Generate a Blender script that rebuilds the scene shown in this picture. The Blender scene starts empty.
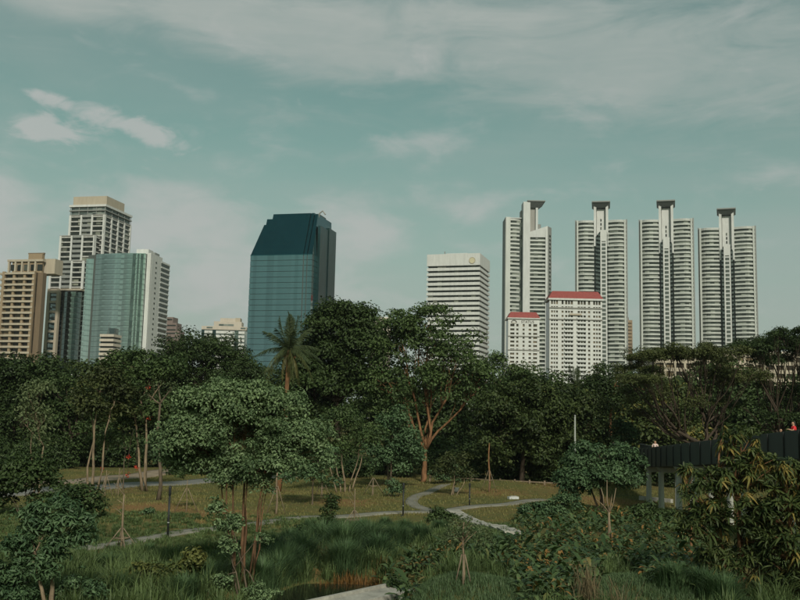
import bpy, math, random
import numpy as np
from mathutils import Vector, Matrix

# ------------------------------------------------------------------ camera, sky, sun, exposure
SC = bpy.context.scene
COL = SC.collection
R = math.radians
F, EYE = 950.0, 6.4                      # focal length in photo pixels (800 wide), eye height in metres
PITCH, ROLL = math.atan(120.0 / F), R(1.3)
FWD = Vector((0, math.cos(PITCH), math.sin(PITCH)))
_u0 = Vector((0, -math.sin(PITCH), math.cos(PITCH)))
_r0 = Vector((1, 0, 0))
RGT = _r0 * math.cos(ROLL) + _u0 * math.sin(ROLL)
UPV = _u0 * math.cos(ROLL) - _r0 * math.sin(ROLL)
cam_d = bpy.data.cameras.new('camera')
cam_d.sensor_width = 36.0
cam_d.lens = 36.0 * F / 800.0
cam_d.clip_end = 20000
cam_d.clip_start = 0.1
cam = bpy.data.objects.new('camera', cam_d)
COL.objects.link(cam)
M3 = Matrix((RGT, UPV, -FWD)).transposed()
cam.matrix_world = Matrix.Translation((0, 0, EYE)) @ M3.to_4x4()
SC.camera = cam

SUN_AZ, SUN_EL = R(168), R(34)           # azimuth measured clockwise from +Y (the view direction)
SUNV = Vector((math.sin(SUN_AZ) * math.cos(SUN_EL), math.cos(SUN_AZ) * math.cos(SUN_EL), math.sin(SUN_EL)))
sun_d = bpy.data.lights.new('sun', 'SUN')
sun_d.energy = 3.4
sun_d.angle = R(6)
sun_d.color = (1.0, 0.93, 0.82)
sun = bpy.data.objects.new('sun', sun_d)
COL.objects.link(sun)
sun.location = (0, -50, 80)
sun.rotation_euler = SUNV.to_track_quat('Z', 'Y').to_euler()

SC.view_settings.view_transform = 'Standard'
SC.view_settings.look = 'None'
SC.view_settings.exposure = 0.0
SC.view_settings.gamma = 1.0
SC.view_settings.use_curve_mapping = False
SC.render.engine = 'CYCLES'
SC.cycles.use_denoising = True
SC.cycles.max_bounces = 6
SC.cycles.transparent_max_bounces = 8


class NT:
    """small helper for node graphs"""
    def __init__(s, nt):
        s.nt = nt
        nt.nodes.clear()

    def n(s, t, **kw):
        nd = s.nt.nodes.new(t)
        for k, v in kw.items():
            setattr(nd, k, v)
        return nd

    def set(s, sock, v):
        if isinstance(v, bpy.types.NodeSocket):
            s.nt.links.new(v, sock)
        elif v is not None:
            sock.default_value = v

    def m(s, op, a, b=None, c=None, clamp=False):
        nd = s.n('ShaderNodeMath', operation=op, use_clamp=clamp)
        for i, v in enumerate((a, b, c)):
            if v is not None:
                s.set(nd.inputs[i], v)
        return nd.outputs[0]

    def vm(s, op, a, b=None):
        nd = s.n('ShaderNodeVectorMath', operation=op)
        s.set(nd.inputs[0], a)
        if b is not None:
            s.set(nd.inputs[1], b)
        return nd.outputs[0]

    def noise(s, vec, scale, detail=4, rough=0.55, dist=0.0):
        nd = s.n('ShaderNodeTexNoise')
        if vec is not None:
            s.set(nd.inputs['Vector'], vec)
        nd.inputs['Scale'].default_value = scale
        nd.inputs['Detail'].default_value = detail
        nd.inputs['Roughness'].default_value = rough
        nd.inputs['Distortion'].default_value = dist
        return nd.outputs['Fac']

    def sm(s, v, a, b, lo=0.0, hi=1.0):
        nd = s.n('ShaderNodeMapRange', interpolation_type='SMOOTHSTEP')
        s.set(nd.inputs['Value'], v)
        for k, x in (('From Min', a), ('From Max', b), ('To Min', lo), ('To Max', hi)):
            nd.inputs[k].default_value = x
        return nd.outputs[0]

    def mix(s, f, a, b, blend='MIX'):
        nd = s.n('ShaderNodeMix', data_type='RGBA', blend_type=blend)
        s.set(nd.inputs[0], f)
        for i, v in ((6, a), (7, b)):
            s.set(nd.inputs[i], (*v, 1.0) if isinstance(v, tuple) and len(v) == 3 else v)
        return nd.outputs[2]

    def ramp(s, f, stops):
        nd = s.n('ShaderNodeValToRGB')
        s.set(nd.inputs[0], f)
        e = nd.color_ramp.elements
        while len(e) < len(stops):
            e.new(0.5)
        for i, (p, c) in enumerate(stops):
            e[i].position = p
            e[i].color = (*c, 1.0)
        return nd.outputs[0]


def build_world():
    w = bpy.data.worlds.new('World')
    SC.world = w
    w.use_nodes = True
    g = NT(w.node_tree)
    out = g.n('ShaderNodeOutputWorld')
    bg = g.n('ShaderNodeBackground')
    g.nt.links.new(bg.outputs[0], out.inputs[0])
    sky = g.n('ShaderNodeTexSky', sky_type='NISHITA')
    sky.sun_disc = False
    sky.sun_elevation = SUN_EL
    sky.sun_rotation = SUN_AZ
    sky.air_density = 1.0
    sky.dust_density = 1.5
    sky.ozone_density = 1.0
    tc = g.n('ShaderNodeTexCoord')
    d = g.vm('NORMALIZE', tc.outputs['Generated'])
    sep = g.n('ShaderNodeSeparateXYZ')
    g.nt.links.new(d, sep.inputs[0])
    x, y, z = sep.outputs
    az = g.m('ARCTAN2', x, y)
    el = g.m('ARCSINE', z)
    st = g.vm('MULTIPLY', d, (1.0, 1.0, 4.2))
    warp = g.noise(g.vm('MULTIPLY', d, (3.0, 3.0, 9.0)), 1.0, 3)
    big = g.noise(st, 1.7, 5, 0.5, 0.6)
    fine = g.noise(g.vm('MULTIPLY', d, (1.0, 1.0, 3.4)), 7.5, 7, 0.6, 0.8)
    puff = g.noise(g.vm('MULTIPLY', d, (1.0, 1.0, 2.2)), 13.0, 7, 0.58, 0.3)

    streak = g.noise(g.vm('MULTIPLY', d, (1.0, 1.0, 5.0)), 9.0, 6, 0.6, 1.2)
    puff2 = g.noise(g.vm('MULTIPLY', d, (1.0, 1.0, 2.4)), 21.0, 7, 0.6, 0.5)

    def blob(px, py, rx, ry, tilt=0.0, wob=0.6):
        a0, e0 = (px - 400) / F, (420 + (px - 400) * math.tan(ROLL) - py) / F
        da = g.m('SUBTRACT', az, a0)
        de = g.m('SUBTRACT', el, e0)
        de = g.m('ADD', de, g.m('MULTIPLY', g.m('SUBTRACT', warp, 0.5), wob * ry / F * 2))
        c, s_ = math.cos(tilt), math.sin(tilt)
        u = g.m('ADD', g.m('MULTIPLY', da, c), g.m('MULTIPLY', de, s_))
        v = g.m('SUBTRACT', g.m('MULTIPLY', de, c), g.m('MULTIPLY', da, s_))
        q = g.m('ADD', g.m('POWER', g.m('ABSOLUTE', g.m('MULTIPLY', u, F / rx)), 2.0),
                g.m('POWER', g.m('ABSOLUTE', g.m('MULTIPLY', v, F / ry)), 2.0))
        return g.m('EXPONENT', g.m('MULTIPLY', q, -1.0))

    # base air: the physical sky, cooled towards the teal of the photograph's air
    base = g.mix(1.0, sky.outputs[0], SKY_TINT, 'MULTIPLY')
    # thin high veil that covers most of the sky, drawn out into streaks
    def carve(mask, nz, amt, lo, hi, gain=1.0):
        t = g.m('ADD', g.m('MULTIPLY', mask, gain), g.m('MULTIPLY', g.m('SUBTRACT', nz, 0.5), amt))
        return g.sm(t, lo, hi)
    veil = g.m('MULTIPLY', g.sm(big, 0.36, 0.68), g.sm(fine, 0.15, 0.75, 0.45, 1.0))
    band = g.m('MAXIMUM', blob(610, 72, 360, 66, -0.07), blob(300, 45, 280, 44, -0.12))
    band = g.m('MAXIMUM', band, g.m('MULTIPLY', blob(20, 28, 170, 26, -0.12), 0.8))
    band = g.m('MULTIPLY', carve(band, fine, 1.5, 0.15, 0.95), g.sm(streak, 0.25, 0.75, 0.75, 1.0))
    veil = g.m('ADD', g.m('ADD', g.m('MULTIPLY', veil, 0.35), 0.13), g.m('MULTIPLY', band, 0.66), clamp=True)
    low = g.m('MAXIMUM', g.m('MULTIPLY', blob(0, 250, 66, 66), 1.25), blob(170, 240, 95, 52, 0.05))
    low = g.m('MAXIMUM', low, g.m('MULTIPLY', blob(250, 285, 120, 60, 0.0), 0.9))
    low = g.m('MAXIMUM', low, g.m('MULTIPLY', blob(345, 222, 60, 34, -0.25), 0.85))
    low = g.m('MAXIMUM', low, g.m('MULTIPLY', blob(415, 148, 52, 15, 0.05), 0.62))
    low = g.m('MAXIMUM', low, g.m('MULTIPLY', blob(480, 215, 60, 24, 0.05), 0.72))
    low = g.m('MAXIMUM', low, g.m('MULTIPLY', blob(775, 192, 60, 16, 0.1), 0.55))
    low = carve(low, puff, 2.6, 0.0, 1.25)
    horiz = g.sm(el, 0.0, 0.36, 0.75, 0.0)
    wisp = g.m('MAXIMUM', blob(50, 149, 46, 14, -0.12), g.m('MAXIMUM', blob(128, 139, 60, 12, -0.22), blob(48, 121, 28, 8, -0.12)))
    wisp = carve(wisp, puff2, 2.8, 0.35, 1.15, 1.2)
    c = g.mix(veil, base, CLOUD_HI)
    c = g.mix(horiz, c, CLOUD_HZ)
    c = g.mix(g.m('MULTIPLY', low, 0.72), c, CLOUD_LO)
    c = g.mix(g.m('MULTIPLY', wisp, 0.72), c, CLOUD_LO)
    g.nt.links.new(c, bg.inputs[0])
    bg.inputs[1].default_value = SKY_STR


SKY_STR = 0.08
SKY_TINT = (0.86, 1.17, 0.71)
CLOUD_HI = (4.6, 5.2, 4.9)
CLOUD_HZ = (4.5, 4.8, 4.8)
CLOUD_LO = (6.1, 6.15, 5.95)
build_world()


# ------------------------------------------------------------------ picture rays -> places in the world
def ray(px, py):
    return FWD * F + RGT * (px - 400) + UPV * (300 - py)


def at(px, py, Y):
    v = ray(px, py)
    return Vector((0, 0, EYE)) + v * (Y / v.y)


def ground(px, py, z=0.0):
    v = ray(px, py)
    return Vector((0, 0, EYE)) + v * ((z - EYE) / v.z)


rng = np.random.default_rng(7)
random.seed(7)

# ------------------------------------------------------------------ object helpers
def tag(o, label=None, cat=None, group=None, kind=None):
    for k, v in (('label', label), ('category', cat), ('group', group), ('kind', kind)):
        if v:
            o[k] = v
    return o


def empty(name, loc, rz=0.0, label=None, cat=None, group=None):
    o = bpy.data.objects.new(name, None)
    o.empty_display_size = 0.5
    COL.objects.link(o)
    o.location = loc
    o.rotation_euler = (0, 0, rz)
    return tag(o, label, cat, group)


def link(name, me, parent=None, loc=None, rot=None, scale=None):
    o = bpy.data.objects.new(name, me)
    COL.objects.link(o)
    if parent is not None:
        o.parent = parent
    if loc is not None:
        o.location = loc
    if rot is not None:
        o.rotation_euler = rot
    if scale is not None:
        o.scale = scale
    return o


class MB:
    def __init__(s):
        s.v, s.f = [], []

    def add(s, vs, fs):
        b = len(s.v)
        s.v += [tuple(p) for p in vs]
        s.f += [tuple(i + b for i in f) for f in fs]
        return s

    def box(s, x0, x1, y0, y1, z0, z1):
        vs = [(x, y, z) for z in (z0, z1) for y in (y0, y1) for x in (x0, x1)]
        return s.add(vs, [(0, 2, 3, 1), (4, 5, 7, 6), (0, 1, 5, 4), (2, 6, 7, 3), (0, 4, 6, 2), (1, 3, 7, 5)])

    def prism(s, poly, z0, z1, poly2=None):
        n = len(poly)
        p2 = poly2 or poly
        z0s = z0 if hasattr(z0, '__len__') else [z0] * n
        z1s = z1 if hasattr(z1, '__len__') else [z1] * n
        vs = [(p[0], p[1], z) for p, z in zip(poly, z0s)] + [(p[0], p[1], z) for p, z in zip(p2, z1s)]
        fs = [tuple(range(n))[::-1], tuple(range(n, 2 * n))]
        fs += [(i, (i + 1) % n, n + (i + 1) % n, n + i) for i in range(n)]
        return s.add(vs, fs)

    def strip(s, pts, z0, z1, t):
        """a wall of thickness t that follows an open plan line (front side given)"""
        n = len(pts)
        nor = []
        for i in range(n):
            a, b = pts[max(i - 1, 0)], pts[min(i + 1, n - 1)]
            dx, dy = b[0] - a[0], b[1] - a[1]
            l = math.hypot(dx, dy) or 1
            nor.append((-dy / l, dx / l))
        back = [(p[0] + q[0] * t, p[1] + q[1] * t) for p, q in zip(pts, nor)]
        vs = []
        for p, q in zip(pts, back):
            vs += [(p[0], p[1], z0), (p[0], p[1], z1), (q[0], q[1], z1), (q[0], q[1], z0)]
        fs = [(0, 1, 2, 3), tuple(4 * (n - 1) + k for k in (3, 2, 1, 0))]
        for i in range(n - 1):
            a, b = 4 * i, 4 * i + 4
            for k in range(4):
                fs.append((a + k, b + k, b + (k + 1) % 4, a + (k + 1) % 4))
        return s.add(vs, fs)

    def tube(s, pts, rad, sides=6):
        pts = [Vector(p) for p in pts]
        n = len(pts)
        vs = []
        for i, p in enumerate(pts):
            t = (pts[min(i + 1, n - 1)] - pts[max(i - 1, 0)])
            t = t.normalized() if t.length > 1e-6 else Vector((0, 0, 1))
            a = t.orthogonal().normalized() if abs(t.z) > 0.99 else t.cross(Vector((0, 0, 1))).normalized()
            b = t.cross(a)
            r = rad[i] if hasattr(rad, '__len__') else rad
            for k in range(sides):
                w = 2 * math.pi * k / sides
                vs.append(p + a * (r * math.cos(w)) + b * (r * math.sin(w)))
        fs = [tuple(range(sides)), tuple(range((n - 1) * sides, n * sides))[::-1]]
        for i in range(n - 1):
            for k in range(sides):
                k2 = (k + 1) % sides
                fs.append((i * sides + k, (i + 1) * sides + k, (i + 1) * sides + k2, i * sides + k2))
        return s.add(vs, fs)

    def mesh(s, name, m, smooth=False):
        me = bpy.data.meshes.new(name)
        me.from_pydata(s.v, [], s.f)
        me.materials.append(m)
        if smooth:
            me.polygons.foreach_set('use_smooth', [True] * len(me.polygons))
        me.update()
        return me

    def build(s, name, m, parent=None, smooth=False, loc=None, rot=None):
        return link(name, s.mesh(name, m, smooth), parent, loc, rot)


def np_mesh(name, V, T, m, attr=None, smooth=False):
    """V (n,3), T (k,3) triangles, attr (n,) stored as 'tone'"""
    me = bpy.data.meshes.new(name)
    me.vertices.add(len(V))
    me.vertices.foreach_set('co', np.ascontiguousarray(V, dtype=np.float32).ravel())
    k = T.shape[1]
    me.loops.add(T.size)
    me.loops.foreach_set('vertex_index', np.ascontiguousarray(T, dtype=np.int32).ravel())
    me.polygons.add(len(T))
    me.polygons.foreach_set('loop_start', np.arange(0, T.size, k, dtype=np.int32))
    me.polygons.foreach_set('loop_total', np.full(len(T), k, dtype=np.int32))
    if smooth:
        me.polygons.foreach_set('use_smooth', np.ones(len(T), dtype=bool))
    if attr is not None:
        a = me.attributes.new('tone', 'FLOAT', 'POINT')
        a.data.foreach_set('value', np.ascontiguousarray(attr, dtype=np.float32))
    me.materials.append(m)
    me.update(calc_edges=True)
    me.validate()
    return me


# ------------------------------------------------------------------ materials
def new_mat(name):
    m = bpy.data.materials.new(name)
    m.use_nodes = True
    g = NT(m.node_tree)
    out = g.n('ShaderNodeOutputMaterial')
    p = g.n('ShaderNodeBsdfPrincipled')
    g.nt.links.new(p.outputs[0], out.inputs[0])
    return m, g, p, out


def plain(name, col, rough=0.7, var=0.12, scale=0.6, spec=0.3, metal=0.0, streak=True, bump=0.0):
    m, g, p, _ = new_mat(name)
    tc = g.n('ShaderNodeTexCoord')
    v = g.vm('MULTIPLY', tc.outputs['Object'], (1, 1, 0.18 if streak else 1))
    a = g.noise(v, scale, 5, 0.6)
    b = g.noise(tc.outputs['Object'], scale * 7, 3)
    f = g.m('ADD', g.m('MULTIPLY', a, 0.7), g.m('MULTIPLY', b, 0.3))
    lo = tuple(c * (1 - var * 1.6) for c in col)
    hi = tuple(min(c * (1 + var), 0.9) for c in col)
    g.set(p.inputs['Base Color'], g.ramp(f, [(0.3, lo), (0.7, hi)]))
    p.inputs['Roughness'].default_value = rough
    p.inputs['Specular IOR Level'].default_value = spec
    p.inputs['Metallic'].default_value = metal
    if bump:
        bn = g.n('ShaderNodeBump')
        bn.inputs['Strength'].default_value = bump
        g.set(bn.inputs['Height'], b)
        g.nt.links.new(bn.outputs[0], p.inputs['Normal'])
    return m


def window_glass(name, lo, hi, cell=(3.0, 3.0, 3.5), light=0.12, curtain=(0.20, 0.21, 0.17), rough=0.12):
    """dark glazing whose single panes differ, some with pale curtains drawn"""
    m, g, p, _ = new_mat(name)
    tc = g.n('ShaderNodeTexCoord')
    sn = g.n('ShaderNodeVectorMath', operation='SNAP')
    g.set(sn.inputs[0], tc.outputs['Object'])
    sn.inputs[1].default_value = cell
    wn = g.n('ShaderNodeTexWhiteNoise')
    g.nt.links.new(sn.outputs[0], wn.inputs['Vector'])
    c = g.ramp(wn.outputs['Value'], [(0.0, lo), (1 - light - 0.15, hi), (1 - light, curtain)])
    g.set(p.inputs['Base Color'], c)
    p.inputs['Roughness'].default_value = rough
    p.inputs['Specular IOR Level'].default_value = 0.22
    return m


def mirror_glass(name, col, rough=0.06, pane=(2.4, 2.4, 3.4), wob=0.03, metal=1.0, var=1.0, pw=.35):
    """coated curtain-wall glass: every pane sits a little out of true"""
    m, g, p, _ = new_mat(name)
    tc = g.n('ShaderNodeTexCoord')
    sn = g.n('ShaderNodeVectorMath', operation='SNAP')
    g.set(sn.inputs[0], tc.outputs['Object'])
    sn.inputs[1].default_value = pane
    wn = g.n('ShaderNodeTexWhiteNoise')
    g.nt.links.new(sn.outputs[0], wn.inputs['Vector'])
    big = g.noise(tc.outputs['Object'], 0.06, 5, .6, .8)  # broad mottling put into the glass colour to imitate patchy reflections
    f = g.m('ADD', g.m('MULTIPLY', wn.outputs['Value'], pw), g.m('MULTIPLY', big, 1 - pw))
    g.set(p.inputs['Base Color'], g.ramp(f, [(0.36, tuple(c * (1 - .22 * var) for c in col)), (0.64, tuple(min(c * (1 + .15 * var), 1) for c in col))]))
    p.inputs['Roughness'].default_value = rough
    p.inputs['Metallic'].default_value = metal
    geo = g.n('ShaderNodeNewGeometry')
    off = g.vm('SUBTRACT', wn.outputs['Color'], (0.5, 0.5, 0.5))
    sc = g.n('ShaderNodeVectorMath', operation='SCALE')
    g.set(sc.inputs[0], off)
    sc.inputs['Scale'].default_value = wob
    g.set(p.inputs['Normal'], g.vm('NORMALIZE', g.vm('ADD', geo.outputs['Normal'], sc.outputs[0])))
    return m


def leaf_mat(name, dark, light, accent=None, acc_at=0.93, rough=0.5, trans=0.18, obj_var=0.35, spec=0.16):
    m, g, p, out = new_mat(name)
    at_ = g.n('ShaderNodeAttribute', attribute_name='tone')
    oi = g.n('ShaderNodeObjectInfo')
    tc = g.n('ShaderNodeNewGeometry')
    nz = g.noise(tc.outputs['Position'], 0.35, 2)
    f = g.m('ADD', g.m('MULTIPLY', at_.outputs['Fac'], 0.75), g.m('MULTIPLY', nz, 0.3))
    f = g.m('ADD', f, g.m('MULTIPLY', g.m('SUBTRACT', oi.outputs['Random'], 0.5), obj_var))
    stops = [(0.08, dark), (0.85, light)]
    if accent:
        stops = [(0.08, dark), (acc_at - 0.16, light), (acc_at, accent)]
    c = g.ramp(f, stops)
    g.set(p.inputs['Base Color'], c)
    p.inputs['Roughness'].default_value = rough
    p.inputs['Specular IOR Level'].default_value = spec
    if trans:
        tr = g.n('ShaderNodeBsdfTranslucent')
        g.set(tr.inputs['Color'], g.mix(1.0, c, (1.1, 1.25, 0.6), 'MULTIPLY'))
        mx = g.n('ShaderNodeMixShader')
        mx.inputs[0].default_value = trans
        g.nt.links.new(p.outputs[0], mx.inputs[1])
        g.nt.links.new(tr.outputs[0], mx.inputs[2])
        g.nt.links.new(mx.outputs[0], out.inputs[0])
    return m


def bark(name, lo, hi, scale=6):
    m, g, p, _ = new_mat(name)
    tc = g.n('ShaderNodeTexCoord')
    v = g.vm('MULTIPLY', tc.outputs['Object'], (1, 1, 0.25))
    f = g.noise(v, scale, 5, 0.65)
    g.set(p.inputs['Base Color'], g.ramp(f, [(0.3, lo), (0.72, hi)]))
    p.inputs['Roughness'].default_value = 0.85
    p.inputs['Specular IOR Level'].default_value = 0.15
    bn = g.n('ShaderNodeBump')
    bn.inputs['Strength'].default_value = 0.5
    g.set(bn.inputs['Height'], f)
    g.nt.links.new(bn.outputs[0], p.inputs['Normal'])
    return m


M = {}
M['white'] = plain('white_render', (0.49, 0.50, 0.485))
M['white2'] = plain('white_paint', (0.45, 0.465, 0.455), var=0.1)
M['cream'] = plain('cream_render', (0.42, 0.375, 0.315), var=0.1)
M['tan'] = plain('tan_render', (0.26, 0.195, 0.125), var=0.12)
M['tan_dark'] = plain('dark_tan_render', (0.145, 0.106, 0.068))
M['balcony'] = plain('balcony_render', (0.36, 0.315, 0.245), var=0.1)
M['greytan'] = plain('grey_stone', (0.25, 0.245, 0.225), var=0.12)
M['grey'] = plain('grey_render', (0.21, 0.22, 0.21))
M['floor_white'] = plain('weathered_slab', (0.36, 0.36, 0.34), var=.18)
M['darkgrey'] = plain('dark_grey_metal', (0.07, 0.08, 0.075), rough=0.5)
M['palegreen'] = plain('pale_balustrade', (0.42, 0.44, 0.415), rough=0.4, var=0.12, scale=0.2)
M['brown'] = plain('brown_stone', (0.17, 0.13, 0.115))
M['red_tile'] = plain('red_roof_tiles', (0.23, 0.048, 0.042), var=0.2, scale=1.5)
M['gold'] = plain('gold_emblem', (0.48, 0.44, 0.30), rough=0.45)
M['sign'] = plain('dark_sign_letters', (0.10, 0.09, 0.08))
M['dark_win'] = window_glass('dark_windows', (0.008, 0.010, 0.009), (0.025, 0.03, 0.026), light=0.04)
M['tower_win'] = window_glass('tower_windows', (0.02, 0.026, 0.022), (0.075, 0.09, 0.08), (3.6, 30.0, 3.55), 0.2, (0.20, 0.22, 0.19))
M['hotel_win'] = window_glass('hotel_windows', (0.03, 0.026, 0.018), (0.09, 0.078, 0.055), (2.2, 9.0, 3.3), 0.12, (0.18, 0.145, 0.10))
M['tan_win'] = window_glass('balcony_recess', (0.02, 0.017, 0.012), (0.06, 0.046, 0.03), (3.0, 9.0, 3.2), 0.12, (0.15, 0.115, 0.07))
M['grey_win'] = window_glass('grey_windows', (0.03, 0.04, 0.04), (0.12, 0.15, 0.14), light=0.15, curtain=(0.2, 0.22, 0.2))
M['blue_glass'] = mirror_glass('blue_green_glass', (0.165, 0.275, 0.295), pane=(1.7, 50, 2.6), wob=0.012, var=.5)
M['blue_dark'] = mirror_glass('deep_blue_glass', (0.024, 0.115, 0.135), pane=(1.7, 50, 2.6), wob=0.012, var=.3)
M['side_glass'] = mirror_glass('dark_side_glass', (0.05, 0.10, 0.11), rough=.28, wob=0.0, var=.4)
M['teal_glass'] = mirror_glass('teal_glass', (0.42, 0.51, 0.48), pane=(1.6, 50, 1.72), wob=0.03, var=1.7, pw=.15)
M['teal_dark'] = mirror_glass('dark_teal_glass', (0.15, 0.19, 0.18), pane=(1.6, 50, 1.8), wob=0.03)
M['bay_glass'] = mirror_glass('bay_glass', (0.16, 0.20, 0.20), wob=0.03)
M['concrete'] = plain('pale_concrete', (0.32, 0.31, 0.27), streak=False, scale=1.2, bump=0.3, var=.28)
M['col_concrete'] = plain('column_concrete', (0.36, 0.365, 0.32), scale=2.0)
M['black_metal'] = plain('black_metal', (0.018, 0.02, 0.02), rough=0.5, streak=False)
M['panel'] = plain('rail_panel_metal', (0.042, 0.050, 0.049), rough=0.45, scale=3, spec=0.5)
M['pale_metal'] = plain('pale_galvanised', (0.27, 0.285, 0.26), rough=0.5)
M['asphalt'] = plain('grey_path', (0.16, 0.16, 0.145), var=0.18, streak=False, scale=0.9, bump=0.25)
M['pathc'] = plain('concrete_path', (0.19, 0.182, 0.15), var=0.28, streak=False, scale=0.7, bump=0.25)
M['dirt'] = plain('sandy_track', (0.26, 0.205, 0.15), var=0.25, streak=False, scale=0.7, bump=0.3)
M['stake'] = bark('weathered_stake_wood', (0.11, 0.085, 0.06), (0.27, 0.21, 0.145))
M['bark'] = bark('grey_brown_bark', (0.05, 0.04, 0.028), (0.15, 0.115, 0.08))
M['bark_pale'] = bark('pale_bark', (0.09, 0.068, 0.045), (0.27, 0.205, 0.135))
M['bark_red'] = bark('reddish_bark', (0.085, 0.045, 0.024), (0.26, 0.135, 0.065))
M['bark_stem'] = bark('brown_stem_bark', (0.055, 0.033, 0.02), (0.19, 0.105, 0.055))
M['bark_dark'] = bark('dark_bark', (0.028, 0.022, 0.016), (0.075, 0.055, 0.04))
M['skin'] = plain('skin', (0.42, 0.24, 0.16), streak=False)
M['hair'] = plain('dark_hair', (0.012, 0.01, 0.009), streak=False)
M['red_cloth'] = plain('red_cloth', (0.55, 0.025, 0.03), streak=False)
M['pale_cloth'] = plain('pale_cloth', (0.55, 0.42, 0.38), streak=False)
M['dark_cloth'] = plain('dark_cloth', (0.03, 0.03, 0.04), streak=False)
M['blossom'] = leaf_mat('red_blossom', (0.28, 0.02, 0.015), (0.45, 0.07, 0.03), trans=0.1)
# foliage
M['l_dark'] = leaf_mat('dark_leaves', (0.010, 0.020, 0.007), (0.050, 0.078, 0.026))
M['l_mid'] = leaf_mat('mid_green_leaves', (0.014, 0.030, 0.011), (0.082, 0.122, 0.042))
M['l_fore'] = leaf_mat('cool_green_leaves', (0.026, 0.054, 0.024), (0.180, 0.250, 0.118), rough=0.42)
M['l_teal'] = leaf_mat('blue_green_leaves', (0.019, 0.046, 0.022), (0.100, 0.160, 0.074), rough=0.45)
M['l_olive'] = leaf_mat('olive_leaves', (0.016, 0.024, 0.009), (0.076, 0.090, 0.031))
M['l_pale'] = leaf_mat('pale_green_leaves', (0.05, 0.07, 0.032), (0.13, 0.16, 0.075))
M['l_yellow'] = leaf_mat('yellow_green_leaves', (0.040, 0.060, 0.018), (0.13, 0.135, 0.040), (0.24, 0.17, 0.05), 0.9)
M['l_acc'] = leaf_mat('green_yellow_tips', (0.013, 0.024, 0.008), (0.060, 0.082, 0.026), (0.20, 0.17, 0.045), 0.9)
M['l_rosette'] = leaf_mat('whorled_leaves', (0.016, 0.032, 0.012), (0.076, 0.098, 0.030), (0.20, 0.15, 0.042), 0.98, obj_var=0.3)
M['l_canna'] = leaf_mat('broad_leaves', (0.022, 0.046, 0.018), (0.090, 0.130, 0.050), (0.24, 0.130, 0.042), 1.0, obj_var=0.4, rough=0.4)
M['l_palm'] = leaf_mat('palm_leaflets', (0.018, 0.032, 0.016), (0.060, 0.078, 0.034))
M['l_palm_mid'] = leaf_mat('yellowing_palm_leaflets', (0.030, 0.040, 0.014), (0.095, 0.105, 0.036))
M['l_palm_old'] = leaf_mat('old_palm_leaflets', (0.05, 0.052, 0.018), (0.135, 0.125, 0.044))
M['g_tall'] = leaf_mat('tall_grass_blades', (0.022, 0.042, 0.014), (0.120, 0.165, 0.062), obj_var=0)
M['g_mound'] = leaf_mat('mound_grass_blades', (0.030, 0.058, 0.024), (0.105, 0.155, 0.072), obj_var=0)
M['g_sedge'] = leaf_mat('sedge_blades', (0.018, 0.042, 0.018), (0.085, 0.140, 0.062), obj_var=0)
M['g_lawn'] = leaf_mat('lawn_blades', (0.075, 0.085, 0.026), (0.190, 0.170, 0.060), (0.25, 0.165, 0.06), 0.88, obj_var=0)
M['g_reed'] = leaf_mat('reed_stems', (0.045, 0.034, 0.012), (0.19, 0.095, 0.03), obj_var=0)
M['g_dry'] = leaf_mat('dry_grass_stalks', (0.14, 0.11, 0.06), (0.34, 0.27, 0.17), obj_var=0)


# ------------------------------------------------------------------ terrain
def pxg(px, py):
    p = ground(px, py)
    return p.x, p.y


MOUNDS = []
def mound(px, py, r, h, ry=None):
    x, y = pxg(px, py)
    MOUNDS.append((x, y, r, ry or r, h))


mound(468, 603, 2.6, 0.85, 3.2)
mound(648, 603, 2.6, 0.75, 3.2)
mound(335, 560, 3.6, 0.25, 3.0)
mound(270, 590, 2.6, 0.45, 3.0)
mound(430, 545, 5.0, 0.35, 4.0)
mound(497, 487, 4.5, 0.55, 4.0)
mound(560, 540, 5.0, 0.5, 4.0)
mound(160, 505, 9.0, 0.35, 6.0)
POND = [(*pxg(348, 586), 3.0, 3.7), (*pxg(325, 600), 2.7, 3.4), (*pxg(300, 620), 2.8, 2.8)]


def gz(x, y):
    x = np.asarray(x, dtype=float)
    y = np.asarray(y, dtype=float)
    z = 0.10 * np.sin(x * 0.21 + 1.3) * np.sin(y * 0.17) + 0.05 * np.sin(x * 0.63 + y * 0.4)
    for mx, my, rx, ry, h in MOUNDS:
        z = z + h * np.exp(-(((x - mx) / rx) ** 2 + ((y - my) / ry) ** 2))
    for mx, my, rx, ry in POND:
        z = z - 1.0 * np.exp(-(((x - mx) / rx) ** 2 + ((y - my) / ry) ** 2) ** 2)
    return z


def gp(px, py, lift=0.0):
    """ground point seen at a picture position, on the real relief"""
    z = 0.0
    for _ in range(6):
        p = ground(px, py, z)
        z = float(gz(p.x, p.y))
    return Vector((p.x, p.y, z + lift))


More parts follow.
